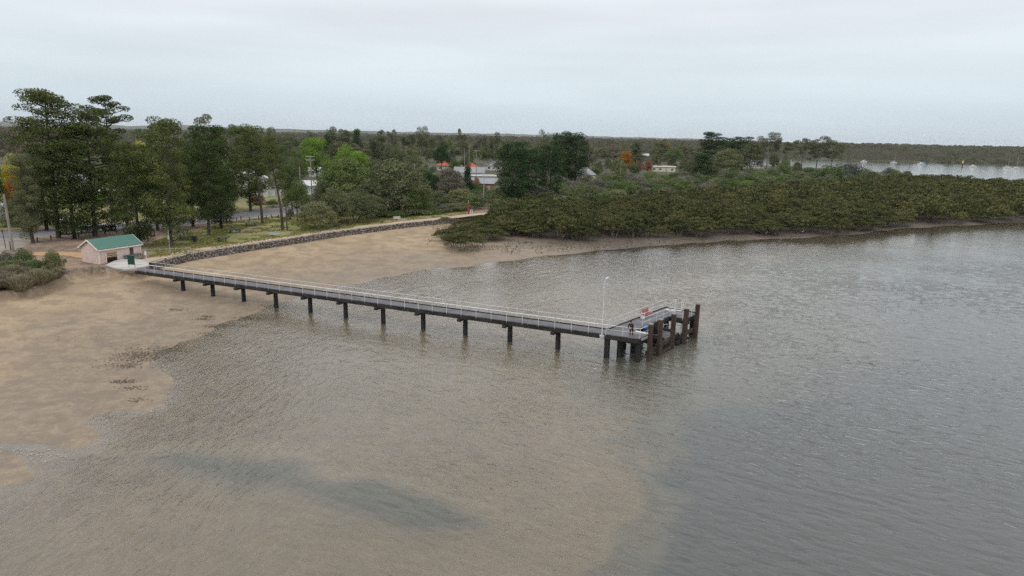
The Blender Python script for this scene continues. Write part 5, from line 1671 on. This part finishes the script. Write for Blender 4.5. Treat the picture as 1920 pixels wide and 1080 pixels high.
# seaweed wrack
wr = []
for (px, py, n_, rx, ry) in [(262,672,70,1.6,.9),(275,664,60,1.5,.7),(300,655,50,2.2,.7),(240,686,22,.6,.4),(405,612,30,.8,.4),(380,599,18,.6,.3),(388,594,14,.5,.3),(330,583,20,.9,.3),(445,609,26,1.6,.4),(470,596,24,1.6,.5),(395,626,22,1.0,.4),(235,716,16,.8,.3),(245,728,12,.8,.3),(255,752,8,.5,.3),(228,715,9,.5,.3),(500,573,12,1.0,.3),(190,690,5,1,.5),(120,640,6,3,1)]:
    c_ = at(px, py, 0.03)
    for _ in range(int(n_*6)): wr.append((c_[0]+rng.normal()*rx, c_[1]+rng.normal()*ry))
wr = np.array(wr)
zt_ = np.maximum(terrain(wr[:, 0], wr[:, 1]), -0.02)
mb = MB()
for (a, b), z_ in zip(wr, zt_):
    s = random.uniform(.02, .06)
    m4 = Matrix.Translation((a, b, z_+s*.1)) @ Euler((random.uniform(-.3, .3), random.uniform(-.3, .3), random.random()*6)).to_matrix().to_4x4() @ Matrix.Diagonal((s*1.6, s, s*.35, 1))
    mb.add(stone_shape(), CUBEF, 0, m4)
MAT['weed'] = worn('dark_seaweed', (0.055, 0.043, 0.028), (0.11, 0.085, 0.058), 3.0, 0.9, 0.2)
tag(mb.build('seaweed', MAT['weed']), 'dark clumps of stranded seaweed along the tide line', 'seaweed', kind='stuff')

fo = MB()
for (px, py, n_, rx, ry) in [(52,847,60,1.0,.25),(68,851,30,.5,.2),(90,855,20,.6,.2),(70,868,16,.5,.3),(30,843,14,.8,.1),(300,762,10,.5,.4),(292,770,8,.4,.3),(186,784,10,.8,.2),(205,790,8,.5,.3)]:
    c_ = at(px, py, 0.0)
    for _ in range(n_//2):
        s_ = random.uniform(.012, .045)
        m4 = Matrix.Translation((c_[0]+rng.normal()*rx, c_[1]+rng.normal()*ry, .012)) @ Matrix.Rotation(random.random()*6, 4, 'Z') @ Matrix.Diagonal((s_*1.8, s_, .02, 1))
        fo.add(stone_shape(), CUBEF, 0, m4)
MAT['foam'] = worn('sea_foam', (0.46, 0.43, 0.38), (0.36, 0.33, 0.29), 5.0, .9, .1)
tag(fo.build('sea_foam', MAT['foam']), 'pale scraps of sea foam where the creek meets the sand', 'foam', kind='stuff')

# ------------------------------------------------------------------ tussocks and bushes on the left bank
tt = []
for k in range(3):
    rg = np.random.default_rng(500+k)
    n_ = 1500
    r_ = 1.25*np.sqrt(rg.random(n_)); a = rg.random(n_)*6.283
    b0 = np.stack([r_*np.cos(a)*.6, r_*np.sin(a)*.6, np.zeros(n_)], 1)
    hh = 1.35*(1-.45*(r_/1.25)**2)*(.7+.4*rg.random(n_))
    tip = b0*1.75+np.stack([rg.normal(size=n_)*.14, rg.normal(size=n_)*.14, hh], 1)
    sd_ = np.stack([-np.sin(a), np.cos(a), 0*a], 1)*.022
    V = np.stack([b0-sd_, b0+sd_, tip+sd_*.8, tip-sd_*.8], 1).reshape(-1, 3)
    tt.append(fastmesh('tussock_blades', V, np.arange(4*n_).reshape(-1, 4), LEAF['grass']))
tl = [(12,536,1.0),(38,541,1.05),(72,531,1.15),(97,522,.9),(22,517,.95),(52,521,.9),(84,511,.8),(60,505,.8),(34,505,.8),(5,508,.8),(108,514,.6),(-14,528,1.0),(-20,545,1.0),(20,527,.8),(58,533,.9),(-30,515,1.0)]
for i, (px, py, s_) in enumerate(tl):
    b = at(px, py, 1.7)
    g_ = gz(b[0], b[1]); b = at(px, py, g_)
    t = link('tussock', tt[i % 3])
    t.location = (b[0], b[1], g_-.05); t.rotation_euler = (0, 0, i*1.3); t.scale = (s_*1.5, s_*1.5, s_*1.25)
    tag(t, 'rounded dry tussock in the mound of coastal grasses at the left edge of the beach', 'tussock', 'tussocks on the left bank')
for px, yb, yt, hw_, lf, lb in [(45,500,463,22,'scrub','leafy grey-green bush at the back of the left bank, below the leaning pole'), (101,512,466,19,'olive','bush with reddish tips at the right end of the left bank'),
                              (103,505,468,13,'rust','reddish brown branches inside the bush at the right end of the bank'), (12,498,468,18,'greyscrub','grey bush at the left edge behind the tussocks'), (70,515,484,20,'scrub','low green bush in the middle of the left bank'),
                              (122,492,484,4,'scrub','tiny seedling bush on the dirt between the left bank and the shed'), (92,524,492,18,'olive','olive bush hanging over the beach at the right of the tussocks'), (-30,500,462,22,'greyscrub','grey bush just beyond the left edge of the picture'), (20,512,484,18,'mid','green bush between the tussocks at the left edge')]:
    ptree('shrub', px, yb, yt, hw_, lf, lb)
ptree('shrub', 182, 503, 494, 4, 'rust', 'small dry tuft at the corner of the shed and the slab')
ptree('shrub', 708, 424.5, 419, 5, 'olive', 'small plant growing on top of the sea wall, right one')
ptree('shrub', 686, 428, 424, 4, 'rust', 'small brown plant growing on top of the sea wall, left one')
for i, (px, yb) in enumerate([(745,408),(765,405),(790,403),(812,401),(830,399),(850,397),(870,395),(720,408),(770,400),(800,396),(840,393),(735,402)]):
    ptree('shrub', px, yb, yb-random.uniform(12, 20), random.uniform(16, 24), random.choice(['scrub', 'olive', 'mid', 'greyscrub']), 'low leafy shrub in the hedge between the lawn end and the marker post', 'hedge shrubs behind the lawn')

# ------------------------------------------------------------------ grass blades on the lawn
rg = np.random.default_rng(9)
mn, mxx = GRASS.min(0), GRASS.max(0)
cx_ = rg.uniform(mn[0], mxx[0], 60000); cy_ = rg.uniform(mn[1], mxx[1], 60000)
kk = (sdist(GRASS, cx_, cy_) < -0.3) & (vnoise(cx_, cy_, 2.5, 31) > .40)
cx_, cy_ = cx_[kk][:16000], cy_[kk][:16000]
h_ = rg.uniform(.05, .16, len(cx_)); th = rg.random(len(cx_))*6.28
dx, dy = np.cos(th)*.12, np.sin(th)*.12
V = np.stack([np.stack([cx_-dx, cy_-dy, 0*cx_+2.04], 1), np.stack([cx_+dx, cy_+dy, 0*cx_+2.04], 1), np.stack([cx_+dx*1.2+.03, cy_+dy, h_+2.04], 1), np.stack([cx_-dx*.9, cy_-dy, h_+2.04], 1)], 1).reshape(-1, 3)
LEAF['lawn'] = leafmat('lawn_blades', (0.14, 0.16, 0.05), (0.22, 0.22, 0.08), (0.28, 0.25, 0.12))
tag(link('grass', fastmesh('grass', V, np.arange(len(V)).reshape(-1, 4), LEAF['lawn'])), 'short patchy lawn grass beside the foreshore path', 'grass', kind='stuff')

# ------------------------------------------------------------------ far woodland canopy (mass), island across the channel
az3 = np.arange(-46, 46.01, 0.11)*math.pi/180
rr3 = np.exp(np.arange(math.log(560), math.log(4300), 0.0048))
x, y, F = polar(az3, rr3)
dC = sdist(CHAN, x, y); dB = sdist(BAY, x, y)
rad = np.hypot(x, y)
beyond = sm(0, 60, dC)
main = sm(640, 700, rad+40*(vnoise(x, y, 60, 4)-.5))
right_of = (sdist(LAND, x, y) > 0)
mask = np.where(right_of, sm(1.0, 7, dC), main*sm(1, 10, dC))
sc_ = 1+rad/2500
lump = 0.5*vnoise(x, y, 7, 41)+0.3*vnoise(x, y, 15, 42)+0.35*vnoise(x, y, 60, 43)+0.2*vnoise(x, y, 260, 44)
isl = 3.2+4.0*lump+4.0*sm(40, 400, dC)*vnoise(x, y, 45, 47)
twn = 4.0+9.0*lump
spike = sm(.72, .92, vnoise(x, y, 11, 51))*7.0*sm(.4, .65, vnoise(x, y, 110, 52))
h_ = np.where(right_of, isl, twn)+spike*np.where(right_of, .8, 1)
z = 0.3+h_*mask
z = np.where(mask < 0.02, -1.0, z)
z = np.where(rad > 4200, 0, z)
mc, n, l, o = newmat('far_canopy')
geo = n.new('ShaderNodeNewGeometry'); pos = geo.outputs['Position']
sepn = n.new('ShaderNodeSeparateXYZ')
a1 = noise(n, l, pos, 0.16, 4, 0.7); a2 = noise(n, l, pos, 0.014, 4, 0.6); a3 = noise(n, l, pos, 0.6, 2, 0.7)
c = mixc(n, l, rng_(n, l, a1, .35, .65), (0.034, 0.037, 0.024), (0.078, 0.076, 0.052))
c = mixc(n, l, rng_(n, l, a2, .42, .6, 0, .6), c, (0.066, 0.062, 0.046))
c = mixc(n, l, rng_(n, l, a3, .5, .7, 0, .5), c, (0.035, 0.040, 0.026))
princ(n, l, o, c, 1.0, 0.0, 0, bump(n, l, a3, .8, 1.2))
ok = (mask > 0.01).reshape(-1)
Fk = F[ok[F].any(1)]
tag(link('distant_woodland', fastmesh('distant_woodland', np.stack([x, y, z], 1), Fk, mc, False)), 'far mass of grey-green woodland and mangroves beyond the town and across the channel', 'woodland', kind='stuff')
# single crowns standing out of the far canopy
rg = np.random.default_rng(77)
LV, LF, nb_ = [], [], 0
gt = [TPL['gum'][k] for k in range(4)]+[TPL['round'][k] for k in range(3)]
N_ = 0
while N_ < 700:
    Y_ = 600*math.exp(rg.random()*1.3)
    X_ = aty(rg.uniform(-60, 2000), 300, Y_)[0]
    dC_ = float(sdist(CHAN, np.array([X_]), np.array([Y_]))[0])
    if dC_ < 12: continue
    r_of = float(sdist(LAND, np.array([X_]), np.array([Y_]))[0]) > 0
    T_ = gt[rg.integers(7)]
    V = T_[4].reshape(-1, 4, 3)[::5]
    cc_ = V.mean(1, keepdims=True)
    V = ((V-cc_)*2.0+cc_).reshape(-1, 3)
    hh = (rg.uniform(6, 10) if r_of else rg.uniform(9, 17))/T_[2]
    s_ = hh*rg.uniform(1.0, 1.5)
    LV.append((V*[s_, s_, hh]+[X_, Y_, 0.5]).astype(np.float32))
    LF.append(np.arange(len(V)).reshape(-1, 4)+nb_); nb_ += len(V); N_ += 1
tag(link('distant_treetops', fastmesh('distant_treetops', np.concatenate(LV), np.concatenate(LF), LEAF['gum'])), 'uneven treetops standing out of the far woodland along the horizon', 'woodland', kind='stuff')
# mangrove fringe along the far bank of the channel
LV, LF, nb_ = [], [], 0
fr_ = P([(1330,290.5),(1400,293.0),(1500,296.0),(1590,299.3),(1700,302.5),(1800,305.5),(1920,309.0),(2060,314)])
sg = np.r_[0, np.cumsum(np.hypot(*np.diff(fr_, axis=0).T))]
for s in np.arange(0, sg[-1], 4.2):
    for row in range(2):
        X_, Y_ = np.interp(s+rg.normal(), sg, fr_[:, 0]), np.interp(s+rg.normal(), sg, fr_[:, 1])
        T_ = mlow[rg.integers(6)]
        V = T_[1].reshape(-1, 4, 3)[::3]; cc_ = V.mean(1, keepdims=True)
        V = ((V-cc_)*1.7+cc_).reshape(-1, 3)
        q = 1.15+.5*rg.random()
        LV.append((V*[q*1.3, q*1.3, q]+[X_+row*5+2, Y_+row*7+3, -.6]).astype(np.float32))
        LF.append(np.arange(len(V)).reshape(-1, 4)+nb_); nb_ += len(V)
tag(link('mangrove_fringe', fastmesh('mangrove_fringe', np.concatenate(LV), np.concatenate(LF), LEAF['mangrove'])), 'dark continuous mangrove fringe along the far bank of the channel', 'mangrove thicket', kind='stuff')

# ------------------------------------------------------------------ picnic tables, benches, bollards, poles
def picnic_table(px, py, rz, wdt, label):
    b = at(px, py, 2.05)
    t = thing('picnic_table', tuple(b), label, 'picnic table', 'picnic tables on the lawn', rz)
    MB().box((0, 0, .76), (wdt, .85, .06)).build('table_top', MAT['picnic_top'], t)
    for s in (-1, 1): MB().box((0, s*.78, .46), (wdt, .30, .05)).build('seat', MAT['picnic'], t)
    for s in (-1, 1):
        x_ = s*(wdt/2-.3)
        mb = MB()
        mb.beam((x_, -.62, 0), (x_, -.28, .74), .09, .09); mb.beam((x_, .62, 0), (x_, .28, .74), .09, .09)
        mb.box((x_+.08, 0, .42), (.06, 1.8, .1)); mb.box((x_, 0, .70), (.07, .8, .08))
        mb.build('leg', MAT['picnic'], t)
    return t
picnic_table(349, 450, .5, 2.6, 'picnic table in the shade of the tiered pine, leftmost on the lawn')
picnic_table(417, 452, .3, 1.8, 'small dark picnic table nearest the path')
picnic_table(441, 436, .45, 2.4, 'picnic table with a pale board against it, middle of the lawn')
picnic_table(470, 424, .45, 2.3, 'picnic table nearest the road bollards')
picnic_table(629, 425, .3, 2.0, 'dark picnic table under the grey-green lawn trees, rightmost')
b = at(439, 438, 2.05)
rb = thing('notice_board', tuple(b), 'tiny pale board on a post leaning beside the middle picnic table', 'sign', rz=-.3)
MB().box((0, 0, .35), (.06, .06, .7)).build('post', MAT['galv'], rb); MB().box((0, -.04, .55), (.3, .03, .34)).build('panel', MAT['white_paint'], rb)
b = at(366, 453.5, 2.05)
bi = thing('litter_bin', tuple(b), 'dark square litter bin right of the leftmost picnic table', 'litter bin')
MB().box((0, 0, .5), (.62, .62, 1.0)).build('bin_body', MAT['picnic'], bi); MB().box((0, 0, 1.04), (.7, .7, .08)).build('lid', MAT['dark_wood'], bi)
slat_bench('pale grey bench on the grass beside the beige path, nearer the jetty', tuple(at(515, 443, 2.05)), R(30), 2.3, 'galv', 'galv')
slat_bench('white bench at the far end of the lawn', tuple(at(745, 413, 2.05)), R(38), 1.9, 'white_paint', 'galv')
slat_bench('pale low bench in the scrub just before the marker post', tuple(at(808, 401, 2.05)), R(45), 3.0, 'grey_wood', 'galv', back=False)

def bollard(px, py, h_=.95, label='short brown timber bollard in the row between the road and the lawn', group='bollards along the road'):
    b = at(px, py, 2.05)
    t = link('bollard', BOLL)
    t.location = (b[0], b[1], 2.03); t.scale = (1, 1, h_/.95)
    tag(t, label, 'bollard', group)
BOLL = MB().tube((0, 0, 0), (0, 0, .90), .12, .12, 8).tube((0, 0, .90), (0, 0, .95), .12, .06, 8).mesh('bollard', MAT['fence_dark'])
for px, py in [(70.5,454),(96,450.5),(112,447),(147.5,444.5),(174,441.5),(197,439.5),(218,437.5),(232,436),(444,415),(452,413),(468,414),(485,411.5),(499.5,410.5),(509.5,409.5),(522,409),(270,446),(290,443)]:
    bollard(px, py)
def pole(px, yb, ytop, label, name='utility_pole', cat='pole', ra=.15, mat='grey_wood', crossarms=0, lean=0.0, z0=2.05, lamp_=None, wires=None):
    b = at(px, yb, z0)
    topz = aty(px, ytop, b[1])[2]
    H_ = topz-z0
    t = thing(name, (b[0], b[1], z0-.05), label, cat)
    MB().tube((0, 0, 0), (lean, 0, H_), ra, ra*.75, 10).build('post', MAT[mat], t)
    for k in range(crossarms):
        c_ = MB()
        c_.box((lean, -.12, H_-.35-k*.9), (2.4, .12, .14), rz=.2)
        for s in (-1, -.5, .5, 1): c_.tube((lean+s*1.05, -.12, H_-.28-k*.9), (lean+s*1.05, -.12, H_-.06-k*.9), .05, n=6)
        c_.build('crossarm', MAT['galv'], t)
    if lamp_:
        c_ = MB(); c_.tube((lean*.8, 0, H_*.84), (lean*.8-lamp_, 0, H_*.86), .05, n=6); c_.build('lamp_arm', MAT['galv'], t)
        MB().box((lean*.8-lamp_-.5, 0, H_*.86), (1.3, .4, .16)).build('lamp_head', MAT['white_paint'], t)
    return t
pole(25, 472, 364, 'thick pale grey pole standing nearest the left edge by the road', ra=.24, lamp_=1.9, lean=-.25)
pole(538.5, 432, 358, 'tall bare timber pole on the lawn beside the bare-stemmed pine', ra=.16, lean=0, mat='fence_dark')
pole(566, 405, 312, 'white topped pole in front of the low white roofed house', ra=.19)
pole(586, 392, 291, 'power pole with double crossarms in front of the large bright green tree', crossarms=2, ra=.17)
pole(778.5, 395, 306, 'pale pole left of the small rust coloured tree', ra=.17)
pole(893, 345, 281, 'power pole with a wide crossarm above the right orange-red roof', crossarms=1, ra=.14)
pole(879.5, 345, 271, 'tall thin pole left of the one with a wide crossarm', ra=.12, mat='grey_wood')
pole(871, 345, 277, 'thin mast-like pole above the orange-red roofs, leftmost of the three', ra=.07, mat='galv')
pole(907, 388, 314, 'slim grey pole in front of the silver roofed house', ra=.10, mat='galv')
pole(1162.5, 345, 300, 'pale pole below the brightest orange tree', ra=.13)
pole(1233, 335, 298, 'far pale pole behind the cream flat-roofed house', ra=.12)
pole(806, 380, 343, 'thin pole beside the navy car', ra=.05, mat='galv')
b = at(878.5, 401.5, 2.0)
mk = thing('marker_post', tuple(b), 'tall red marker post with a pale tip where the path meets the mangroves', 'marker post')
MB().box((0, 0, 1.5), (.38, .30, 3.0)).build('post', MAT['red_post'], mk)
MB().box((0, 0, 3.35), (.24, .2, .7)).build('tip', MAT['grey_wood'], mk)
for i, px in enumerate((882.3, 885.2)):
    b = at(px, 402, 2.0)
    tag(MB().tube((0, 0, 0), (0, 0, 1.25), .12, .11, 8).tube((0, 0, 1.25), (0, 0, 1.32), .11, .05, 8).build('bollard', MAT['white_paint'], None, tuple(b)), 'white bollard right beside the red marker post', 'bollard', 'pair of white bollards by the marker post')
# feather banner in front of the white house
b = at(451, 380, 2.05)
fl = thing('banner_flag', tuple(b), 'tall white feather banner at the roadside in front of the white two-storey house', 'banner')
MB().tube((0, 0, 0), (-.2, 0, 5.6), .05, .03, 6).build('pole', MAT['galv'], fl)
V = [(-.2+.05, 0, 1.8), (-.95, .05, 2.5), (-1.15, .1, 4.0), (-.95, .08, 5.2), (-.45, .03, 5.8), (-.2, 0, 5.6)]
MB().add([(a, b_-.02, c) for a, b_, c in V]+[(a, b_+.02, c) for a, b_, c in V], [tuple(range(5, -1, -1)), tuple(range(6, 12))]+[(i, (i+1) % 6, 6+(i+1) % 6, 6+i) for i in range(6)]).build('cloth', MAT['white_paint'], fl)
# rail fence on the beach edge, cable fence by the path, log edging
def railfence(name, pts, z_, label, h_=.75, rails=(.68,), posts=6, pm='grey_wood', rr_=.06, pr_=.08):
    pts = [np.array(p_) for p_ in pts]
    o0 = pts[0]
    t = thing(name, (o0[0], o0[1], z_), label, 'fence')
    for a, b in zip(pts[:-1], pts[1:]):
        for rz_ in rails: MB().tube((*(a-o0), rz_), (*(b-o0), rz_), rr_, n=6).build('rail', MAT[pm], t)
    tot = len(pts)-1
    for k in range(posts+1):
        u_ = k/posts*tot; i = min(int(u_), tot-1); u_ -= i
        c_ = pts[i]*(1-u_)+pts[i+1]*u_-o0
        MB().tube((*c_, -.3), (*c_, h_), pr_, n=8).build('post', MAT[pm], t)
    return t
railfence('rail_fence', [at(112, 518, 1.75)[:2], at(140, 511, 1.75)[:2], at(163, 508, 1.75)[:2], at(186, 502, 1.85)[:2]], 1.6, 'low weathered rail fence above the beach between the left bank and the shed', .75, (.35, .66), 5)
railfence('cable_fence', [at(268, 474, 2.05)[:2], at(300, 473.5, 2.05)[:2], at(358, 471, 2.05)[:2]], 2.05, 'thin pale single-rail fence across the grass right of the shed', .65, (.6,), 4, 'galv', .03, .05)
b = at(11, 466, 2.05)
sp = thing('sign_post', tuple(b), 'thin dark post with a small plate by the road at the left edge', 'sign post')
MB().tube((0, 0, 0), (-.2, 0, 3.4), .06, n=6).build('post', MAT['dark_wood'], sp); MB().box((-.2, -.05, 3.1), (.35, .04, .35)).build('sign_plate', MAT['dark_wood'], sp)
b = at(21, 470, 2.05)
bo = MB().tube((0, 0, 0), (0, 0, 1.6), .13, n=8).build('bollard', MAT['fence_dark'], None, tuple(b)); tag(bo, 'stout brown timber post beside the pale grey pole', 'post')

# ------------------------------------------------------------------ vehicles
def rdir(px):
    a, b = at(px-10, np.interp(px-10, *zip(*ROADL)), 2.05), at(px+10, np.interp(px+10, *zip(*ROADL)), 2.05)
    return math.atan2(b[1]-a[1], b[0]-a[0])
def wheel(mbt, mbr, c, r_=.5, w=.3):
    mbt.tube((c[0], c[1]-w/2, c[2]), (c[0], c[1]+w/2, c[2]), r_, n=16); mbr.tube((c[0], c[1]-w/2-.01, c[2]), (c[0], c[1]+w/2+.01, c[2]), r_*.5, n=12)
b = at(172, 434.5, 2.07)
trk = thing('flatbed_truck', tuple(b), 'white flatbed truck with an empty grey tray parked on the road behind the pines', 'truck', rz=rdir(172))
cabm = MB()
prof = [(-6.1, .55), (-6.1, 1.5), (-5.85, 2.7), (-5.5, 2.95), (-4.2, 2.95), (-4.15, .55)]
vs = [(p_[0], -1.15, p_[1]) for p_ in prof]+[(p_[0], 1.15, p_[1]) for p_ in prof]
k = len(prof)
cabm.add(vs, [tuple(range(k)), tuple(range(2*k-1, k-1, -1))]+[(i, i+k, (i+1) % k+k, (i+1) % k) for i in range(k)])
cab = cabm.build('cab', MAT['white_paint'], trk)
MB().box((-5.95, 0, 2.15), (.12, 1.95, .85), rot=Euler((0, R(12), 0)).to_matrix()).box((-5.1, 0, 2.2), (.9, 2.34, .7)).build('window', MAT['glass'], cab)
MB().box((-6.13, 0, .95), (.06, 1.6, .5)).build('grille', MAT['black'], cab)
for s in (-1, 1): MB().box((-6.14, s*.85, .85), (.06, .3, .22)).build('headlight', MAT['glass'], cab)
MB().box((-.1+.5, 0, .85), (8.2, .9, .25)).build('chassis', MAT['black'], trk)
MB().box((.9, 0, 1.30), (9.6, 2.5, .14)).build('tray', MAT['galv'], trk)
MB().box((-3.9, 0, 2.1), (.10, 2.4, 1.7)).build('headboard', MAT['white_paint'], trk)
MB().tube((-2.9, -1.0, .85), (-1.7, -1.0, .85), .34, n=12).build('fuel_tank', MAT['galv'], trk)
MB().box((-.2, -1.05, .9), (2.4, .3, .7)).build('tool_box', MAT['galv'], trk)
for x_ in (-5.1, 2.6, 3.8):
    for s in (-1, 1):
        a_, b_ = MB(), MB(); wheel(a_, b_, (x_, s*1.0, .5)); w_o = a_.build('wheel', MAT['rubber'], trk); b_.build('rim', MAT['galv'], w_o)
def car(px, py, rz, mat, label):
    b = at(px, py, 2.07)
    t = thing('parked_car', tuple(b), label, 'car', None, rz)
    prof = [(-2.2, .35), (-2.25, .85), (-1.9, .98), (-1.3, 1.02), (-.75, 1.46), (.9, 1.5), (1.6, 1.05), (2.2, .98), (2.25, .35)]
    k = len(prof); mb = MB()
    vs = [(p_[0], -.88*(.82 if p_[1] > 1.3 else 1), p_[1]) for p_ in prof]+[(p_[0], .88*(.82 if p_[1] > 1.3 else 1), p_[1]) for p_ in prof]
    mb.add(vs, [tuple(range(k)), tuple(range(2*k-1, k-1, -1))]+[(i, i+k, (i+1) % k+k, (i+1) % k) for i in range(k)])
    bd = mb.build('body', mat, t)
    MB().box((-.05, 0, 1.23), (1.5, 1.66, .34)).box((-1.02, 0, 1.24), (.12, 1.4, .42), rot=Euler((0, R(50), 0)).to_matrix()).box((1.27, 0, 1.28), (.12, 1.4, .42), rot=Euler((0, R(-55), 0)).to_matrix()).build('window', MAT['glass'], bd)
    for x_ in (-1.4, 1.4):
        for s in (-1, 1):
            a_, b_ = MB(), MB(); wheel(a_, b_, (x_, s*.78, .33), .33, .22); w_o = a_.build('wheel', MAT['rubber'], t); b_.build('rim', MAT['galv'], w_o)
    return t
car(490, 383, rdir(490)+.1, MAT['white_paint'], 'white car parked across the road below the white two-storey house')
car(796, 366, .9, MAT['navy'], 'dark navy car glimpsed between the trees left of the dry grey-brown tree')

# ------------------------------------------------------------------ boats and channel marker
def hull(mb, L, B, Hh, n=9):
    vs = []
    for i in range(n):
        t = i/(n-1); x_ = -L/2+L*t
        bw = B/2*(1-max(0, (t-.45)/.55)**2.2)*(.85+.15*min(1, t*4))
        zt_ = Hh*(1+.35*max(0, t-.4))
        vs += [(x_, -bw, zt_), (x_, -bw*.75, .0-.15), (x_, 0, -.3), (x_, bw*.75, -.15), (x_, bw, zt_)]
    fs = [(i*5+j, (i+1)*5+j, (i+1)*5+j+1, i*5+j+1) for i in range(n-1) for j in range(4)]+[(i*5+4, (i+1)*5+4, (i+1)*5, i*5) for i in range(n-1)]+[(0, 1, 2, 3, 4)]
    return mb.add(vs, fs)
def boat(px, py, kind, rz, L, label, mast=0, cover=None):
    b = at(px, py, 0)
    t = thing('sailing_boat' if kind == 'sail' else 'motor_boat', (b[0], b[1], .05), label, 'boat', None, rz)
    hull(MB(), L, L*.32, L*.10).build('hull', MAT['white_paint'], t) if False else hull_build(t, L)
    if kind == 'sail':
        MB().box((-.2, 0, L*.13), (L*.4, L*.17, L*.06)).build('cabin', MAT['white_paint'], t)
        m_ = MB().tube((L*.08, 0, .3), (L*.08, 0, mast), .09, .06, 6).build('mast', MAT['galv'], t)
        MB().tube((L*.08, 0, L*.24), (-L*.36, 0, L*.24), .16, n=6).build('boom', MAT['white_paint'], t)
    else:
        MB().add([(-L*.2, -L*.12, L*.1), (L*.2, -L*.11, L*.12), (L*.2, L*.11, L*.12), (-L*.2, L*.12, L*.1), (-L*.2, -L*.11, L*.27), (L*.08, -L*.1, L*.27), (L*.08, L*.1, L*.27), (-L*.2, L*.11, L*.27)], [(0,3,2,1),(4,5,6,7),(0,1,5,4),(1,2,6,5),(2,3,7,6),(3,0,4,7)]).build('cabin', MAT['white_paint'], t)
        MB().box((-L*.03, 0, L*.215), (L*.26, L*.23, L*.055)).build('window', MAT['glass'], t)
        if cover: MB().ell((-L*.30, 0, L*.16), (L*.22, L*.15, L*.16), 12, 8, zmin=-.4).build('canvas_cover', MAT['blue'], t, smooth=True)
        elif L > 8: MB().box((-L*.05, 0, L*.33), (L*.2, L*.18, .12)).tube((-L*.1, 0, L*.27), (-L*.1, 0, L*.45), .05, n=5).build('flybridge', MAT['white_paint'], t)
    return t
def hull_build(t, L):
    mb = MB(); hull(mb, L, L*.32, L*.10); return mb.build('hull', MAT['white_paint'], t)
boat(1620, 303.5, 'motor', .1, 7.5, 'small white motor boat moored farthest left in the channel')
boat(1676, 305.5, 'sail', .1, 7.5, 'lone sailing boat with a bare mast between the two motor boats', mast=11)
boat(1727, 308.5, 'motor', 3.1, 8.5, 'motor boat under a bright blue canvas cover', cover=True)
boat(1825, 313, 'motor', .2, 7.8, 'white cabin cruiser right of the yellow channel marker')
boat(1889, 315, 'sail', .1, 8, 'sailing boat, left one of the pair at the right edge', mast=13)
boat(1905, 316.5, 'sail', .1, 8, 'sailing boat, right one of the pair at the right edge', mast=14)
b = at(1804, 313, 0)
cm_ = thing('channel_marker', (b[0], b[1], 0), 'yellow and black channel marker post in the water left of the white cruiser', 'channel marker')
MB().tube((0, 0, -2), (0, 0, 3.6), .45, n=10).build('post', MAT['black'], cm_); MB().tube((0, 0, 3.6), (0, 0, 5.6), .6, n=10).tube((0, 0, 5.6), (0, 0, 6.6), .35, .05, n=8).build('top_mark', MAT['yellow'], cm_)

# ------------------------------------------------------------------ white egrets at the mangrove edge
def egret(px, py, label, z0=0.2):
    b = at(px, py, z0)
    t = thing('egret', (b[0], b[1], gz(b[0], b[1]) if z0 < 1 else z0), label, 'bird', None, random.random()*6)
    skin_mesh('body', {'a': ((0, 0, .48), .11), 'b': ((-.2, 0, .44), .07), 't': ((-.36, 0, .40), .025), 'c': ((.12, 0, .56), .07), 'd': ((.20, 0, .72), .028), 'e': ((.16, 0, .88), .024), 'f': ((.24, 0, .96), .035), 'g': ((.40, 0, .94), .012)},
              [('a', 'b'), ('b', 't'), ('a', 'c'), ('c', 'd'), ('d', 'e'), ('e', 'f'), ('f', 'g')], MAT['white_paint'], t)
    for s in (-1, 1): MB().tube((0, s*.05, .42), (.02, s*.05, .2), .014, n=5).tube((.02, s*.05, .2), (0, s*.05, 0), .012, n=5).build('leg', MAT['black'], t)
egret(1437, 440, 'white egret standing at the muddy mangrove edge, left of two')
egret(1505, 437, 'white egret at the mangrove edge, right of two')

# ------------------------------------------------------------------ air
hz, n, l, o = newmat('haze_air')
pv = n.new('ShaderNodeVolumePrincipled')
pv.inputs['Color'].default_value = (0.93, 0.96, 1.0, 1)
pv.inputs['Density'].default_value = 0.00003
pv.inputs['Anisotropy'].default_value = 0.2
l.new(pv.outputs[0], o.inputs['Volume'])
hz.cycles.homogeneous_volume = True
hz.cycles.volume_sampling = 'DISTANCE'
hb = MB(); hb.box((0, 6500, 55), (34000, 17000, 122))
tag(hb.build('haze', hz), kind='stuff', label='pale even haze in the air over the whole bay', cat='haze')
